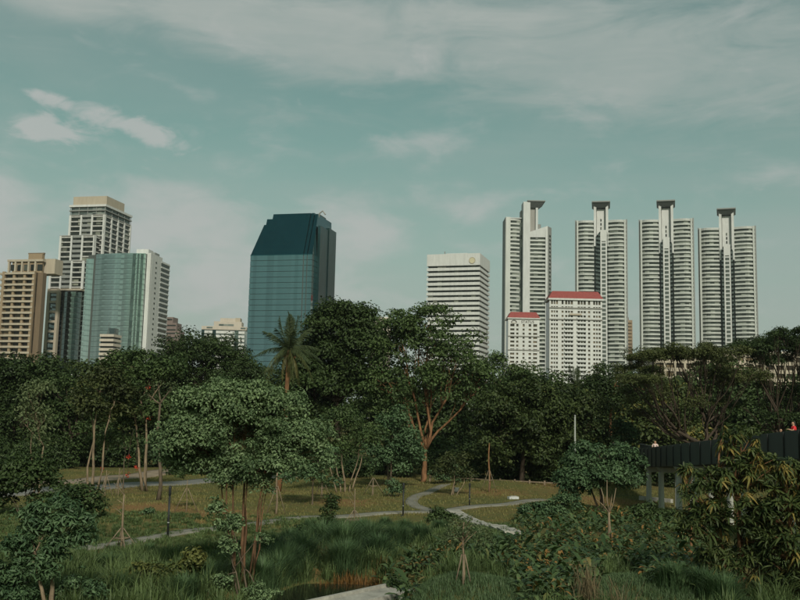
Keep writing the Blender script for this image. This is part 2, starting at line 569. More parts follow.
def ground_mat():
    m, g, p, _ = new_mat('park_ground')
    geo = g.n('ShaderNodeNewGeometry')
    P = geo.outputs['Position']
    a = g.noise(P, 0.16, 4, 0.6)
    b = g.noise(P, 1.6, 5, 0.65)
    c = g.noise(P, 9.0, 3, 0.7)
    f = g.m('ADD', g.m('MULTIPLY', a, 0.55), g.m('MULTIPLY', b, 0.45))
    col = g.ramp(f, [(0.30, (0.055, 0.072, 0.026)), (0.48, (0.115, 0.118, 0.040)), (0.57, (0.17, 0.125, 0.050)), (0.66, (0.24, 0.14, 0.058))])
    col = g.mix(0.35, col, g.ramp(c, [(0.3, (0.04, 0.05, 0.018)), (0.7, (0.14, 0.135, 0.05))]))
    for (sx, sy, sr) in [(*pxg(494, 493), 3.6), (*pxg(548, 484), 6.0), (*pxg(200, 518), 3.2), (*pxg(150, 512), 3.0), (*pxg(345, 503), 3.0), (*pxg(600, 500), 4.0)]:
        dv = g.vm('MULTIPLY', g.vm('SUBTRACT', P, (sx, sy, 0.0)), (1.0, 0.75, 0.0))
        ln = g.n('ShaderNodeVectorMath', operation='LENGTH')
        g.set(ln.inputs[0], dv)
        q = g.m('SUBTRACT', g.m('DIVIDE', ln.outputs['Value'], sr), g.m('MULTIPLY', g.m('SUBTRACT', b, 0.5), 1.6))
        col = g.mix(g.sm(q, 0.55, 1.15, 0.75, 0.0), col, g.ramp(c, [(0.3, (0.17, 0.095, 0.04)), (0.7, (0.27, 0.155, 0.07))]))
    g.set(p.inputs['Base Color'], col)
    p.inputs['Roughness'].default_value = 0.95
    p.inputs['Specular IOR Level'].default_value = 0.1
    bn = g.n('ShaderNodeBump')
    bn.inputs['Strength'].default_value = 0.7
    bn.inputs['Distance'].default_value = 0.2
    g.set(bn.inputs['Height'], c)
    g.nt.links.new(bn.outputs[0], p.inputs['Normal'])
    return m


def grid_axis(lo, hi, step, far_lo, far_hi):
    a = list(np.arange(lo, hi + 1e-6, step))
    s, v = step, hi
    while v < far_hi:
        s *= 1.35
        v += s
        a.append(v)
    s, v = step, lo
    pre = []
    while v > far_lo:
        s *= 1.35
        v -= s
        pre.append(v)
    return np.array(pre[::-1] + a)


def build_ground():
    xs = grid_axis(-45, 45, 0.6, -2200, 2200)
    ys = grid_axis(22, 112, 0.6, -300, 2600)
    X, Y = np.meshgrid(xs, ys)
    Z = gz(X, Y)
    V = np.stack([X.ravel(), Y.ravel(), Z.ravel()], 1)
    nx, ny = len(xs), len(ys)
    i = (np.arange(ny - 1)[:, None] * nx + np.arange(nx - 1)[None, :]).ravel()
    Q = np.stack([i, i + 1, i + nx + 1, i + nx], 1)
    o = link('ground', np_mesh('ground', V, Q, ground_mat(), smooth=True))
    tag(o, kind='structure')


build_ground()

# water of the small pond
def water_mat():
    m, g, p, _ = new_mat('pond_water')
    p.inputs['Base Color'].default_value = (0.012, 0.014, 0.009, 1)
    p.inputs['Roughness'].default_value = 0.06
    p.inputs['Specular IOR Level'].default_value = 0.5
    geo = g.n('ShaderNodeNewGeometry')
    bn = g.n('ShaderNodeBump')
    bn.inputs['Strength'].default_value = 0.12
    g.set(bn.inputs['Height'], g.noise(geo.outputs['Position'], 3.0, 3))
    g.nt.links.new(bn.outputs[0], p.inputs['Normal'])
    return m


def build_pond():
    mb = MB()
    cx, cy = pxg(325, 603)
    n = 28
    poly = [(cx + 6.2 * math.cos(2 * math.pi * k / n), cy + 6.0 * math.sin(2 * math.pi * k / n)) for k in range(n)]
    mb.prism(poly, -0.75, -0.34)
    tag(mb.build('pond', water_mat()), kind='structure')


build_pond()

PATHS = []          # (polyline, half width) used to keep grass off the paving


def ribbon(name, pxs, width, mat, lift=0.05, thick=0.12):
    pts = [ground(*q) for q in pxs]
    pts = [Vector((p.x, p.y, 0)) for p in pts]
    fine = []
    for a, b in zip(pts[:-1], pts[1:]):
        n = max(2, int((b - a).length / 0.8))
        fine += [a.lerp(b, k / n) for k in range(n)]
    fine.append(pts[-1])
    for _ in range(6):
        fine = [fine[0]] + [(fine[i - 1] + fine[i] * 2 + fine[i + 1]) / 4 for i in range(1, len(fine) - 1)] + [fine[-1]]
    PATHS.append((np.array([(p.x, p.y) for p in fine]), width / 2))
    V, Q = [], []
    K = 5
    for i, p in enumerate(fine):
        t = (fine[min(i + 1, len(fine) - 1)] - fine[max(i - 1, 0)]).normalized()
        s = Vector((-t.y, t.x, 0))
        for k in range(K):
            q = p + s * (width * (k / (K - 1) - 0.5))
            V.append((q.x, q.y, float(gz(q.x, q.y)) + lift))
    n = len(fine)
    base = len(V)
    V += [(v[0], v[1], v[2] - thick) for v in V]
    for i in range(n - 1):
        for k in range(K - 1):
            a = i * K + k
            Q.append((a, a + K, a + K + 1, a + 1))
        Q.append((i * K, base + i * K, base + (i + 1) * K, (i + 1) * K))
        e = i * K + K - 1
        Q.append((e, e + K, base + e + K, base + e))
    o = link(name, np_mesh(name, np.array(V), np.array(Q), mat))
    tag(o, kind='structure')
    return o


ribbon('path', [(-40, 566), (30, 555), (100, 544), (165, 535), (240, 526), (320, 517), (400, 512), (445, 510), (500, 505), (525, 501.5), (545, 499)], 1.2, M['pathc'], 0.07)
ribbon('path', [(432, 510), (410, 504.5), (412, 500), (426, 494), (437, 489), (446, 485)], .95, M['pathc'], 0.064)
ribbon('road', [(-60, 499), (20, 493), (70, 490), (110, 487), (175, 483), (290, 477)], 4.0, M['asphalt'], 0.06)
ribbon('dirt_track', [(-60, 486), (20, 484.5), (70, 483), (110, 478), (175, 471), (290, 464)], 4.5, M['dirt'], 0.06)


# pale slab path that runs down to the plants, slab by slab
def build_slab_path():
    A, B = gp(452, 511), gp(514, 535)
    root = empty('slab_path', (A.x, A.y, 0))
    tag(root, kind='structure')
    n = 9
    d = (B - A)
    ln = d.length / n
    rz = math.atan2(d.y, d.x)
    mb = MB().box(-ln * 0.46, ln * 0.46, -0.5, 0.5, -0.2, 0.12)
    me = mb.mesh('slab', M['concrete'])
    for i in range(n):
        p = A + d * ((i + 0.5) / n)
        link('slab', me, root, (p.x - A.x, p.y - A.y, float(gz(p.x, p.y)) + 0.02), (random.uniform(-.02, .02), 0, rz))
    PATHS.append((np.array([(A.x + d.x * t, A.y + d.y * t) for t in np.linspace(0, 1, 12)]), 0.9))


build_slab_path()


def build_boardwalk():
    A, B = ground(300, 606), ground(388, 587)
    A.z = B.z = 0
    d = (B - A)
    L = d.length
    root = empty('boardwalk', (A.x, A.y, -0.15), math.atan2(d.y, d.x), 'pale concrete boardwalk with a raised edge crossing the small pond', 'boardwalk')
    n = 5
    for i in range(n):
        MB().box(i * L / n + 0.01, (i + 1) * L / n - 0.01, -1.3, 0.0, 0.0, 0.16).build('deck_slab', M['concrete'], root)
    MB().box(0, L, 0.0, 0.14, -0.1, 0.27).build('edge_kerb', M['concrete'], root)
    MB().box(0, L, -1.44, -1.3, -0.1, 0.27).build('edge_kerb', M['concrete'], root)
    for i in range(3):
        MB().box(0.3 + i * L / 2.6, 0.55 + i * L / 2.6, -1.1, -0.2, -0.7, 0.0).build('pier', M['col_concrete'], root)
    PATHS.append((np.array([(A.x + d.x * t, A.y + d.y * t) for t in np.linspace(0, 1, 12)]), 1.5))


build_boardwalk()


def on_path(x, y, pad=0.1):
    hit = np.zeros(len(x), dtype=bool)
    for pl, hw in PATHS:
        for i in range(0, len(pl), 1):
            hit |= (x - pl[i, 0]) ** 2 + (y - pl[i, 1]) ** 2 < (hw + pad) ** 2
    return hit


# ------------------------------------------------------------------ buildings
def plan(px, py):
    v = ray(px, py)
    return v.x / v.y


def fit(pxC, D, th, pxL, pxR, py):
    """front-right corner at depth D; front runs left, side runs back; returns corner, front width, side depth"""
    c = Vector((plan(pxC, py) * D, D))
    th = R(th)

    def hit(dx, dy, k):
        den = dx - k * dy
        return (k * c.y - c.x) / den
    W = hit(-math.cos(th), math.sin(th), plan(pxL, py))
    L = hit(math.sin(th), math.cos(th), plan(pxR, py)) if pxR else 20.0
    return c, W, L, -th


def lx(px, py, c, rz, yl):
    """local x of the point of a turned building that is seen at px when it stands at local depth yl"""
    k = plan(px, py)
    th = -rz
    return (k * (c.y + yl * math.cos(th)) - c.x - yl * math.sin(th)) / (math.cos(th) + k * math.sin(th))


def zat(px, py, D):
    return at(px, py, D).z


def bld(name, label, c, rz, cat='building', group=None):
    return empty(name, (c.x, c.y, 0), rz, label, cat, group)


def rows(name, me, parent, zs, xy=(0, 0)):
    for z in zs:
        link(name, me, parent, (xy[0], xy[1], z))


# --- white tower with dark window strips
def white_striped():
    D = 640
    c, W, L, rz = fit(480, D, 17, 427, 490, 262)
    top = zat(480, 253, D)
    b = bld('striped_office_tower', 'white office tower ringed by dark window strips, round emblem near its top corner', c, rz, 'tower')
    MB().box(-W + .9, -.9, .9, L - .9, 0, top - 6).build('glazing', M['dark_win'], b)
    MB().box(-W, 0, 0, L, top - 8.2, top).build('parapet_wall', M['white'], b)
    fh = 3.42
    me = MB().box(-W, 0, 0, L, 0, 1.95).mesh('spandrel_band', M['white'])
    z = top - 8.2 - 1.47 - 1.95
    zs = []
    while z > 0:
        zs.append(z)
        z -= fh
    rows('spandrel_band', me, b, zs)
    e = MB()
    n = 20
    ex = -W * (480 - 472.3) / 53.0
    ez = zat(472, 260.0, D)
    e.prism([(ex + 1.9 * math.cos(2 * math.pi * k / n), 1.9 * math.sin(2 * math.pi * k / n)) for k in range(n)], 0, .25)
    e.v = [(v[0], -v[2], ez + v[1]) for v in e.v]
    em = e.build('round_emblem', M['gold'], b)
    r = MB()
    for k in range(n):
        a0, a1 = 2 * math.pi * k / n, 2 * math.pi * (k + 1) / n
        r.add([(ex + q * math.cos(a), y, ez + q * math.sin(a)) for a in (a0, a1) for q in (1.9, 2.25) for y in (-.35, 0)],
              [(0, 4, 6, 2), (2, 6, 7, 3), (0, 1, 5, 4)])
    r.build('emblem_rim', M['balcony'], em)
    MB().box(-W * .7, -W * .3, L * .3, L * .7, top, top + 2.2).build('roof_plant', M['white2'], b)
    tx = MB().box(-W * .72, -W * .70, L * .2, L * .22, top, top + 3)
    tx.build('roof_mast', M['grey'], b)


# --- blue-green glass tower with sloped dark top
def blue_tower():
    D = 430
    c, W, L, rz = fit(312.5, D, 14, 250.5, 332.5, 256)
    zs_ = zat(300, 254, D)               # where the slope starts
    top = zat(300, 208.5, D)
    s = D / F
    b = bld('glass_tower', 'tall blue-green glass office tower with a dark sloping top', c, rz, 'tower')
    # lower shaft: glass row for each storey
    fh = 2.6
    gap = 0.2
    core = MB().box(-W + .25, -.25, .25, L - 1, 0, zs_).build('core', M['darkgrey'], b)
    frm = MB().box(-W, -10 * s, 0, L - .5, gap, fh).mesh('glass_row', M['blue_glass'])
    frm2 = MB().box(-9 * s, -6 * s, 0, 8, gap, fh).mesh('glass_row', M['blue_glass'])
    frm3 = MB().box(-5.2 * s, -0.1, 0, L - .6, gap, fh).mesh('glass_row', M['blue_glass'])
    z = zs_ - fh
    zl = []
    while z > 0:
        zl.append(z)
        z -= fh
    for me in (frm, frm2, frm3):
        rows('glass_row', me, b, zl)
    # sloped upper part: front leans back, left end leans in, stepped left shoulder
    hs = top - zs_
    back = 8.5
    n = 7
    sl = MB()
    lo = [(-W, 0), (0, 0), (0, L - .5), (-W, L - .5)]
    hx = 3.5 * s
    def sect(t, xr0, xr1):
        return None
    # three stepped prisms: left shoulder low, next, main
    steps = [(-W, -W + 10 * s, 0.74), (-W + 10 * s, -W + 16 * s, 0.88), (-W + 16 * s, -10 * s, 1.0)]
    for i, (x0, x1, t) in enumerate(steps):
        yb = back * t
        x0t = x0 + 8.0 * s if i == 0 else x0
        lean = 0
        MB().prism([(x0, 0), (x1, 0), (x1, L - .5), (x0, L - .5)], zs_, zs_ + hs * t,
                   [(x0t, yb), (x1, yb), (x1, L - .5), (x0t, L - .5)]).build('sloped_glass', M['blue_dark'], b)
    for x0, x1, t in ((-9.2 * s, -6.0 * s, 1.0), (-5.2 * s, -0.1, 0.97)):
        yb = back * t
        MB().prism([(x0, 0.1), (x1, 0.1), (x1, L - .6), (x0, L - .6)], zs_, zs_ + hs * t,
                   [(x0, yb), (x1 - (.8 if t < 1 else 0), yb), (x1 - (.8 if t < 1 else 0), L - .6), (x0, L - .6)]).build('sloped_glass', M['blue_dark'], b)
    MB().prism([(-W + 20 * s, .8), (-.8, .8), (-.8, L - 1.4), (-W + 20 * s, L - 1.4)], zs_ - .4, top - 1.5,
               [(-W + 20 * s, back + .8), (-1.4, back + .8), (-1.4, L - 1.4), (-W + 20 * s, L - 1.4)]).build('core', M['darkgrey'], b)
    tr = MB().box(-W - .05, .02, -.06, .1, 0, .35).mesh('transom', M['blue_dark'])
    rows('transom', tr, b, [zs_ - .1])
    k = 1
    while k * 2.6 < hs - 1:
        t = k * 2.6 / hs
        x0 = -W + max(0, 8.0 * s * t / .74 if t < .74 else (10 * s if t < .88 else 16 * s))
        MB().box(x0, -.2, back * t - .05, back * t + .05, zs_ + k * 2.6, zs_ + k * 2.6 + .12).build('transom', M['blue_dark'], b)
        k += 1
    # right wing: a slab a little lower, dark side
    zr = zat(325, 223, D)
    MB().box(-.1, 1.2, 6.5, L * .62, 0, zr).build('side_slab', M['side_glass'], b)
    MB().box(-.2, 1.6, L * .63, L, 0, zr + 1.2).build('side_slab', M['side_glass'], b)
    MB().box(-W * .3, -2, L * .45, L * .8, top, top + .6).build('roof_plant', M['darkgrey'], b)
    mb = MB()
    mb.tube([(-1.5, 10, top - 4), (-.8, 10, top), (0.8, 10, top + 1.2), (2.2, 10, top - .6)], .35, 6)
    mb.build('roof_crane', M['greytan'], b)


# --- stepped concrete tower
def stepped_tower():
    D = 560
    th = 12
    c, W, L, rz = fit(106.0, D, th, 70, 132.5, 205)
    b = bld('stepped_tower', 'tall stepped grey-white residential tower with a tan box on its roof', c, rz, 'tower')
    fh = 2.95

    def block(x0, x1, y0, y1, ztop, zbot, bays, sidebays=0):
        MB().box(x0 + .6, x1 - .6, y0 + .6, y1 - .6, zbot, ztop - .5).build('glazing', M['dark_win'], b)
        me = MB().box(x0 + .1, x1 - .1, y0 + .1, y1 - .1, 0, .8).mesh('floor_band', M['floor_white'])
        z = ztop - 1.06
        zs = []
        while z > zbot:
            zs.append(z)
            z -= fh
        rows('floor_band', me, b, zs)
        for t, w in bays:
            xc = x0 + (x1 - x0) * t
            MB().box(xc - w / 2, xc + w / 2, y0 - .15, y0 + .7, zbot, ztop + .2).build('pier', M['white'], b)
        for k in range(sidebays + 1 if sidebays else 0):
            yc = y0 + 0.4 + (y1 - y0 - .8) * k / sidebays
            MB().box(x1 - .7, x1 + .15, yc - .55, yc + .55, zbot, ztop + .2).build('pier', M['white'], b)
        # recessed grey centre bay
        xc0, xc1 = x0 + (x1 - x0) * .36, x0 + (x1 - x0) * .62
        me2 = MB().box(xc0, xc1, y0 - .05, y0 + .3, 0, 1.6).mesh('balcony_front', M['grey'])
        rows('balcony_front', me2, b, zs)
        MB().box(x0, x1, y0, y1, ztop, ztop + .5).build('roof_slab', M['greytan'], b)

    bays = [(0.03, 1.2), (0.34, 1.0), (0.64, 1.0), (0.97, 1.4)]
    zt = zat(106, 215, D)
    z2 = zat(90, 237, D)
    z3 = zat(60, 263, D)
    s = D / F
    block(-W, 0, 0, L, zt, 0, bays, 4)
    W2 = W * 1.02
    block(lx(59, 245, c, rz, -5.5), lx(95, 245, c, rz, -5.5), -5.5, L * .5, z2, 0, bays, 2)
    block(lx(49.5, 268, c, rz, -10.5), lx(84, 268, c, rz, -10.5), -10.5, L * .45, z3, z3 - 16.5, bays, 0)
    zp = z3 - 16.5
    # crown: glazed storey and tan box
    zc0 = zt
    zc1 = zat(106, 205, D)
    zc2 = zat(106, 195.5, D)
    MB().box(-W + .8, -.8, .8, L - .8, zc0 + .5, zc1).build('crown_glazing', M['grey_win'], b)
    for k in range(5):
        x = -W + .5 + (W - 1) * k / 4
        MB().box(x - .18, x + .18, .2, .55, zc0, zc1).build('crown_post', M['grey'], b)
    for k in range(1, 5):
        y = .5 + (L - 1) * k / 4
        MB().box(-.5, -.2, y - .18, y + .18, zc0, zc1).build('crown_post', M['grey'], b)
    MB().box(-W - .3, .3, -.3, L + .3, zc1 - .8, zc1 + .5).build('crown_slab', M['white'], b)
    MB().box(-W - .2, .2, -.2, L + .2, (zc0 + zc1) / 2 - .3, (zc0 + zc1) / 2 + .3).build('crown_rail', M['grey'], b)
    MB().box(-W + 1.5, -.2, 1.0, L * .7, zc1 + .5, zc2).build('roof_box', M['balcony'], b)
    # podium: big-window shaft on the left and rounded glass bay beside it
    xl0, xl1 = lx(48.2, 300, c, rz, -12), lx(57.6, 300, c, rz, -12)
    MB().box(xl0 + .6, xl1 - .6, -11.4, 0, 0, zp - 1.5).build('glazing', M['bay_glass'], b)
    for x in (xl0, xl1):
        MB().box(x - .8, x + .8, -12.3, -10, 0, zp + .1).build('pier', M['balcony'], b)
    me = MB().box(xl0 + .8, xl1 - .8, -12, -11.2, 0, 1.3).mesh('spandrel_band', M['balcony'])
    rows('spandrel_band', me, b, [z for z in np.arange(zp - 2.5, 2, -5.8)])
    xb0, xb1 = xl1 + .9, lx(83, 300, c, rz, -7)
    n = 10
    xm, hw = (xb0 + xb1) / 2, (xb1 - xb0) / 2
    arc = [(xm + hw * math.cos(a), -7 - 5 * math.sin(a)) for a in np.linspace(math.pi, 0, n)]
    poly = [(x, y) for x, y in arc] + [(xb1, 0), (xb0, 0)]
    frh = 3.1
    me = MB().prism(poly, 0, frh - .25).mesh('glass_row', M['teal_dark'])
    zl = [z for z in np.arange(zp - 1.5 - frh, 2, -frh)]
    rows('glass_row', me, b, zl)
    MB().prism([(x * .98 + xm * .02, y * .98) for x, y in poly], 0, zp - 1.5).build('core', M['darkgrey'], b)
    MB().box(xl0, xb1 + 1, -11.5, 0, zp - .9, zp + .1).build('terrace_slab', M['balcony'], b)


# --- tan apartment tower at far left
def tan_condo():
    D = 520
    c, W, L, rz = fit(41, D, 12, 3, 46.8, 275)
    s = D / F
    b = bld('tan_apartment_tower', 'tan apartment tower with rows of rounded cream balconies', c, rz, 'tower')
    top = zat(41, 272, D)
    fh = 3.15
    n = 12
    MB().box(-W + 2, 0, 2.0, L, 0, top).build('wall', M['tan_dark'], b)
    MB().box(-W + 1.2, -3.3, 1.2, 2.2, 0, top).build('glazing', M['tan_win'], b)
    arc = [(-W - 3 + (W - 0.8) * t, -.5 - .5 * math.sin(math.pi * t) + 1.5 * (1 - t) ** 4) for t in np.linspace(0, 1, n)]
    me = MB().strip(arc, 0, 1.12, 1.2).mesh('balcony_band', M['balcony'])
    zs = [z for z in np.arange(top - 1.2, 0, -fh)]
    rows('balcony_band', me, b, zs)
    side = MB().strip([(-W - 3.4, 12), (-W - 4.2, 8), (-W - 3.6, 4), (-W - 3, 3.2)], 0, 1.12, 1.0).mesh('balcony_band', M['balcony'])
    rows('balcony_band', side, b, zs)
    for t in (0.02, .34, .66, .93):
        x = -W + (W - 3) * t
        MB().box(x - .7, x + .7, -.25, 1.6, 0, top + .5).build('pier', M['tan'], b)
    # penthouse frames
    z = top
    MB().box(-W + 4, -1, 2, L - 2, z, z + 6.2).build('penthouse_wall', M['tan'], b)
    for k in range(5):
        x0 = -W + 2 + k * (W - 3) / 5
        MB().box(x0, x0 + .9, .8, 2.4, z, z + 6.5).build('penthouse_post', M['balcony'], b)
        MB().box(x0 + 1.4, x0 + 4.4, 1.6, 2.2, z + 1.2, z + 4.6).build('window', M['dark_win'], b)
    MB().box(-W + 1.5, 0, .8, L - 2, z + 6.2, z + 7.4).build('roof_slab', M['balcony'], b)
    MB().box(-W + 14, -1, 4, L - 4, z + 7.4, z + 10.6).build('roof_box', M['tan'], b)
    MB().box(-W + 13, -.5, 3.6, L - 3, z + 10.6, z + 11.3).build('roof_slab', M['tan_dark'], b)
    MB().box(-7, 5.0, 5, 13, z - .2, z + 8.2).build('roof_box', M['balcony'], b)


# --- curved teal glass office block with white slotted flank
def teal_office():
    D = 470
    s = D / F
    c, W, L, rz = fit(151.5, D, 8, 86, 170, 262)
    b = bld('curved_glass_office', 'curved teal glass office block with a white slotted end wall', c, rz)
    top = zat(150, 254, D)
    fh = 2.6
    n = 18
    x1 = -2.2
    xf = -W + 11 * s
    arc = [(xf + (x1 - xf) * t, -4.2 * math.sin(math.pi * (t * .62 + .08)) + .6) for t in np.linspace(0, 1, n)]
    poly = arc + [(x1, 12), (xf, 12)]
    zs = [z for z in np.arange(top - fh, 0, -fh)]
    me = MB().prism(poly, 0.0, fh - .14).mesh('glass_row', M['teal_glass'])
    rows('glass_row', me, b, zs)
    me = MB().box(-W, xf - .25, 0.4, 12, 0, fh - .12).mesh('glass_row', M['teal_glass'])
    rows('glass_row', me, b, [z - 2.2 for z in zs])
    MB().prism([(x, y + .5) for x, y in arc] + [(x1 - .4, 11), (-W + .6, 11), (-W + .6, 1.2)], 0, top - .3).build('core', M['darkgrey'], b)
    # dark vertical glass strips near the right end
    for t0, t1 in ((.77, .83), (.865, .89), (.92, .97)):
        pts = []
        for t in (t0, t1):
            pts.append((xf + (x1 - xf) * t, -4.2 * math.sin(math.pi * (t * .62 + .08)) + .6 - .12))
        MB().strip(pts, 0, top - .4, .3).build('glass_fin', M['teal_dark'], b)
    # white end block with slots on its right half
    MB().box(x1 + .2, 0.0, -1.0, 14, 0, top + .4).build('end_wall', M['white'], b)
    Ls = L
    MB().box(-1.5, .05, .3, Ls, 0, top - 1.4).build('flank_wall', M['white'], b)
    me = MB().box(-1.0, .22, Ls * .52, Ls * .96, 0, .95).mesh('slot_window', M['dark_win'])
    rows('slot_window', me, b, [z - 1.2 for z in zs])
    me = MB().box(-.4, .22, Ls * .22, Ls * .27, 0, .8).mesh('vent_slot', M['dark_win'])
    rows('vent_slot', me, b, [z - 1.2 for z in zs])
    me = MB().box(-.4, .4, Ls * .50, Ls * 1.0, 0, .35).mesh('ledge', M['white2'])
    rows('ledge', me, b, [z + .15 for z in zs])
    zz = top + .1
    MB().box(-21 * s, -8 * s, 5, 11, zz - .2, zz + 3.3).build('roof_box', M['white'], b)
    MB().box(-5 * s, -1 * s, 5, 11, zz, zz + 1.6).build('roof_box', M['grey'], b)
    MB().box(-W, x1, 10.2, 12.2, zz - .5, zz + .5).build('parapet', M['white2'], b)


def reflection_block():  # added solid block stands in for a reflection in the curved glass
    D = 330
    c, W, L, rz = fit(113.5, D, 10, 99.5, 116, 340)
    b = bld('beige_reflection_block', 'small beige striped block with a dark rooftop, standing in for a reflection in curved teal glass', c, rz)
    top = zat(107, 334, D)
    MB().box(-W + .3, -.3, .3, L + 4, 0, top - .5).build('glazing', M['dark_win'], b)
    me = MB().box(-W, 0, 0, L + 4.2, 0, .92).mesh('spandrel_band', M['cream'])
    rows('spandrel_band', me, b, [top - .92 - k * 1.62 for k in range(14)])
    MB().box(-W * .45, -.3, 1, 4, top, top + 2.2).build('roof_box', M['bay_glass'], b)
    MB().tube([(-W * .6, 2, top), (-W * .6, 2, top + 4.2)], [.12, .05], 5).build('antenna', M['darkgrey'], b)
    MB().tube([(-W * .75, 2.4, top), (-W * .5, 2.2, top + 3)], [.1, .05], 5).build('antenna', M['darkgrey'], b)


def small_white_hut():
    D = 300
    p = at(78, 376, D)
    b = bld('white_roofed_hut', 'small white boxy building peeking over the dark trees below the glass offices', Vector((p.x, p.y)), 0.1)
    MB().box(-2.4, 2.6, 0, 5, 0, p.z).build('wall', M['white'], b)
    MB().box(-2.7, 2.9, -.3, 5.3, p.z, p.z + .5).build('roof_slab', M['white2'], b)
    MB().box(-1.6, -.4, -.1, .2, p.z - 3, p.z - 1).build('window', M['dark_win'], b)
    MB().box(.6, 1.8, -.1, .2, p.z - 3, p.z - 1).build('window', M['dark_win'], b)


def brown_block():
    D = 700
    c, W, L, rz = fit(181, D, 8, 163, 186, 322)
    b = bld('brown_stepped_block', 'dark brown stepped block half hidden behind the slotted white wall', c, rz)
    zs = [zat(175, y, D) for y in (317, 323, 331)]
    fr = [(.0, .55), (-.1, .75), (-.15, 1.0)]
    for i, z in enumerate(zs):
        x1 = -W * (.45, .2, 0.0)[i]
        MB().box(-W, x1, -i * 1.2, L - i, 0, z).build('wall', M['brown'], b)
        me = MB().box(-W + .4, x1 - .6, -i * 1.2 - .12, 1, 0, 1.0).mesh('window_strip', M['dark_win'])
        rows('window_strip', me, b, [z - 2.4 - k * 3.3 for k in range(8)])


def cream_slab():
    D = 620
    c, W, L, rz = fit(246.5, D, -2, 201.5, None, 330)
    b = bld('cream_slab_block', 'white and cream banded office block between dome tree and glass tower', c, rz)
    top = zat(222, 326.5, D)
    s = D / F
    MB().box(-W + .4, -.4, .4, 14, 0, top - .5).build('glazing', M['grey_win'], b)
    me = MB().box(-W + 3 * s, -W + 11 * s, 0, 1, 0, 1.7).mesh('spandrel_band', M['white'])
    me2 = MB().box(-W + 14.5 * s, -W + 33 * s, 0, 1, 0, 1.7).mesh('spandrel_band', M['white'])
    me3 = MB().box(-W + 37 * s, -1.2, 0, 1, 0, 1.7).mesh('spandrel_band', M['white'])
    zs = [z for z in np.arange(top - 4.6, 0, -2.65)]
    for m_ in (me, me2, me3):
        rows('spandrel_band', m_, b, zs)
    for x0, x1 in ((0, 3), (11, 14.5), (33, 37)):
        MB().box(-W + x0 * s, -W + x1 * s, .2, 1.4, 0, top - 1).build('glass_shaft', M['bay_glass'], b)
    MB().box(-W, 0, -.2, 14, top - 2.2, top).build('parapet_wall', M['cream'], b)
    z2 = zat(222, 321.5, D)
    MB().box(-W + 12 * s, -5 * s, 0, 10, top, z2).build('attic_wall', M['cream'], b)
    MB().box(-W + 17 * s, -W + 32 * s, -.15, 2, top + .4, top + 1.6).build('attic_window', M['grey_win'], b)
    MB().box(-W + 18 * s, -W + 33 * s, 1, 9, z2, zat(222, 318, D)).build('roof_box', M['cream'], b)
    MB().box(-W + 33 * s, -W + 38 * s, 1, 9, z2, zat(222, 317.5, D)).build('roof_box', M['balcony'], b)
    for x0, x1 in ((5, 11), (39, 44)):
        MB().box(-W + x0 * s, -W + x1 * s, -.3, .3, top - 1.5, top - .5).build('attic_window', M['grey_win'], b)


def cream_peek():
    D = 680
    c, W, L, rz = fit(391, D, 0, 371, None, 320)
    b = bld('cream_far_block', 'pale cream block peeking between the dark tree and the tall airy tree', c, rz)
    top = zat(380, 317.5, D)
    MB().box(-W, 0, 0, 12, 0, top).build('wall', M['cream'], b)
    MB().box(-W + 1, -1, 1, 11, top, top + .8).build('roof_slab', M['white2'], b)
    for k in range(12):
        for q in range(3):
            x = -W + 7.2 + q * 2.6
            MB().box(x, x + 1.0, -.1, .3, top - 4.5 - k * 3, top - 3 - k * 3).build('window', M['hotel_win'], b)


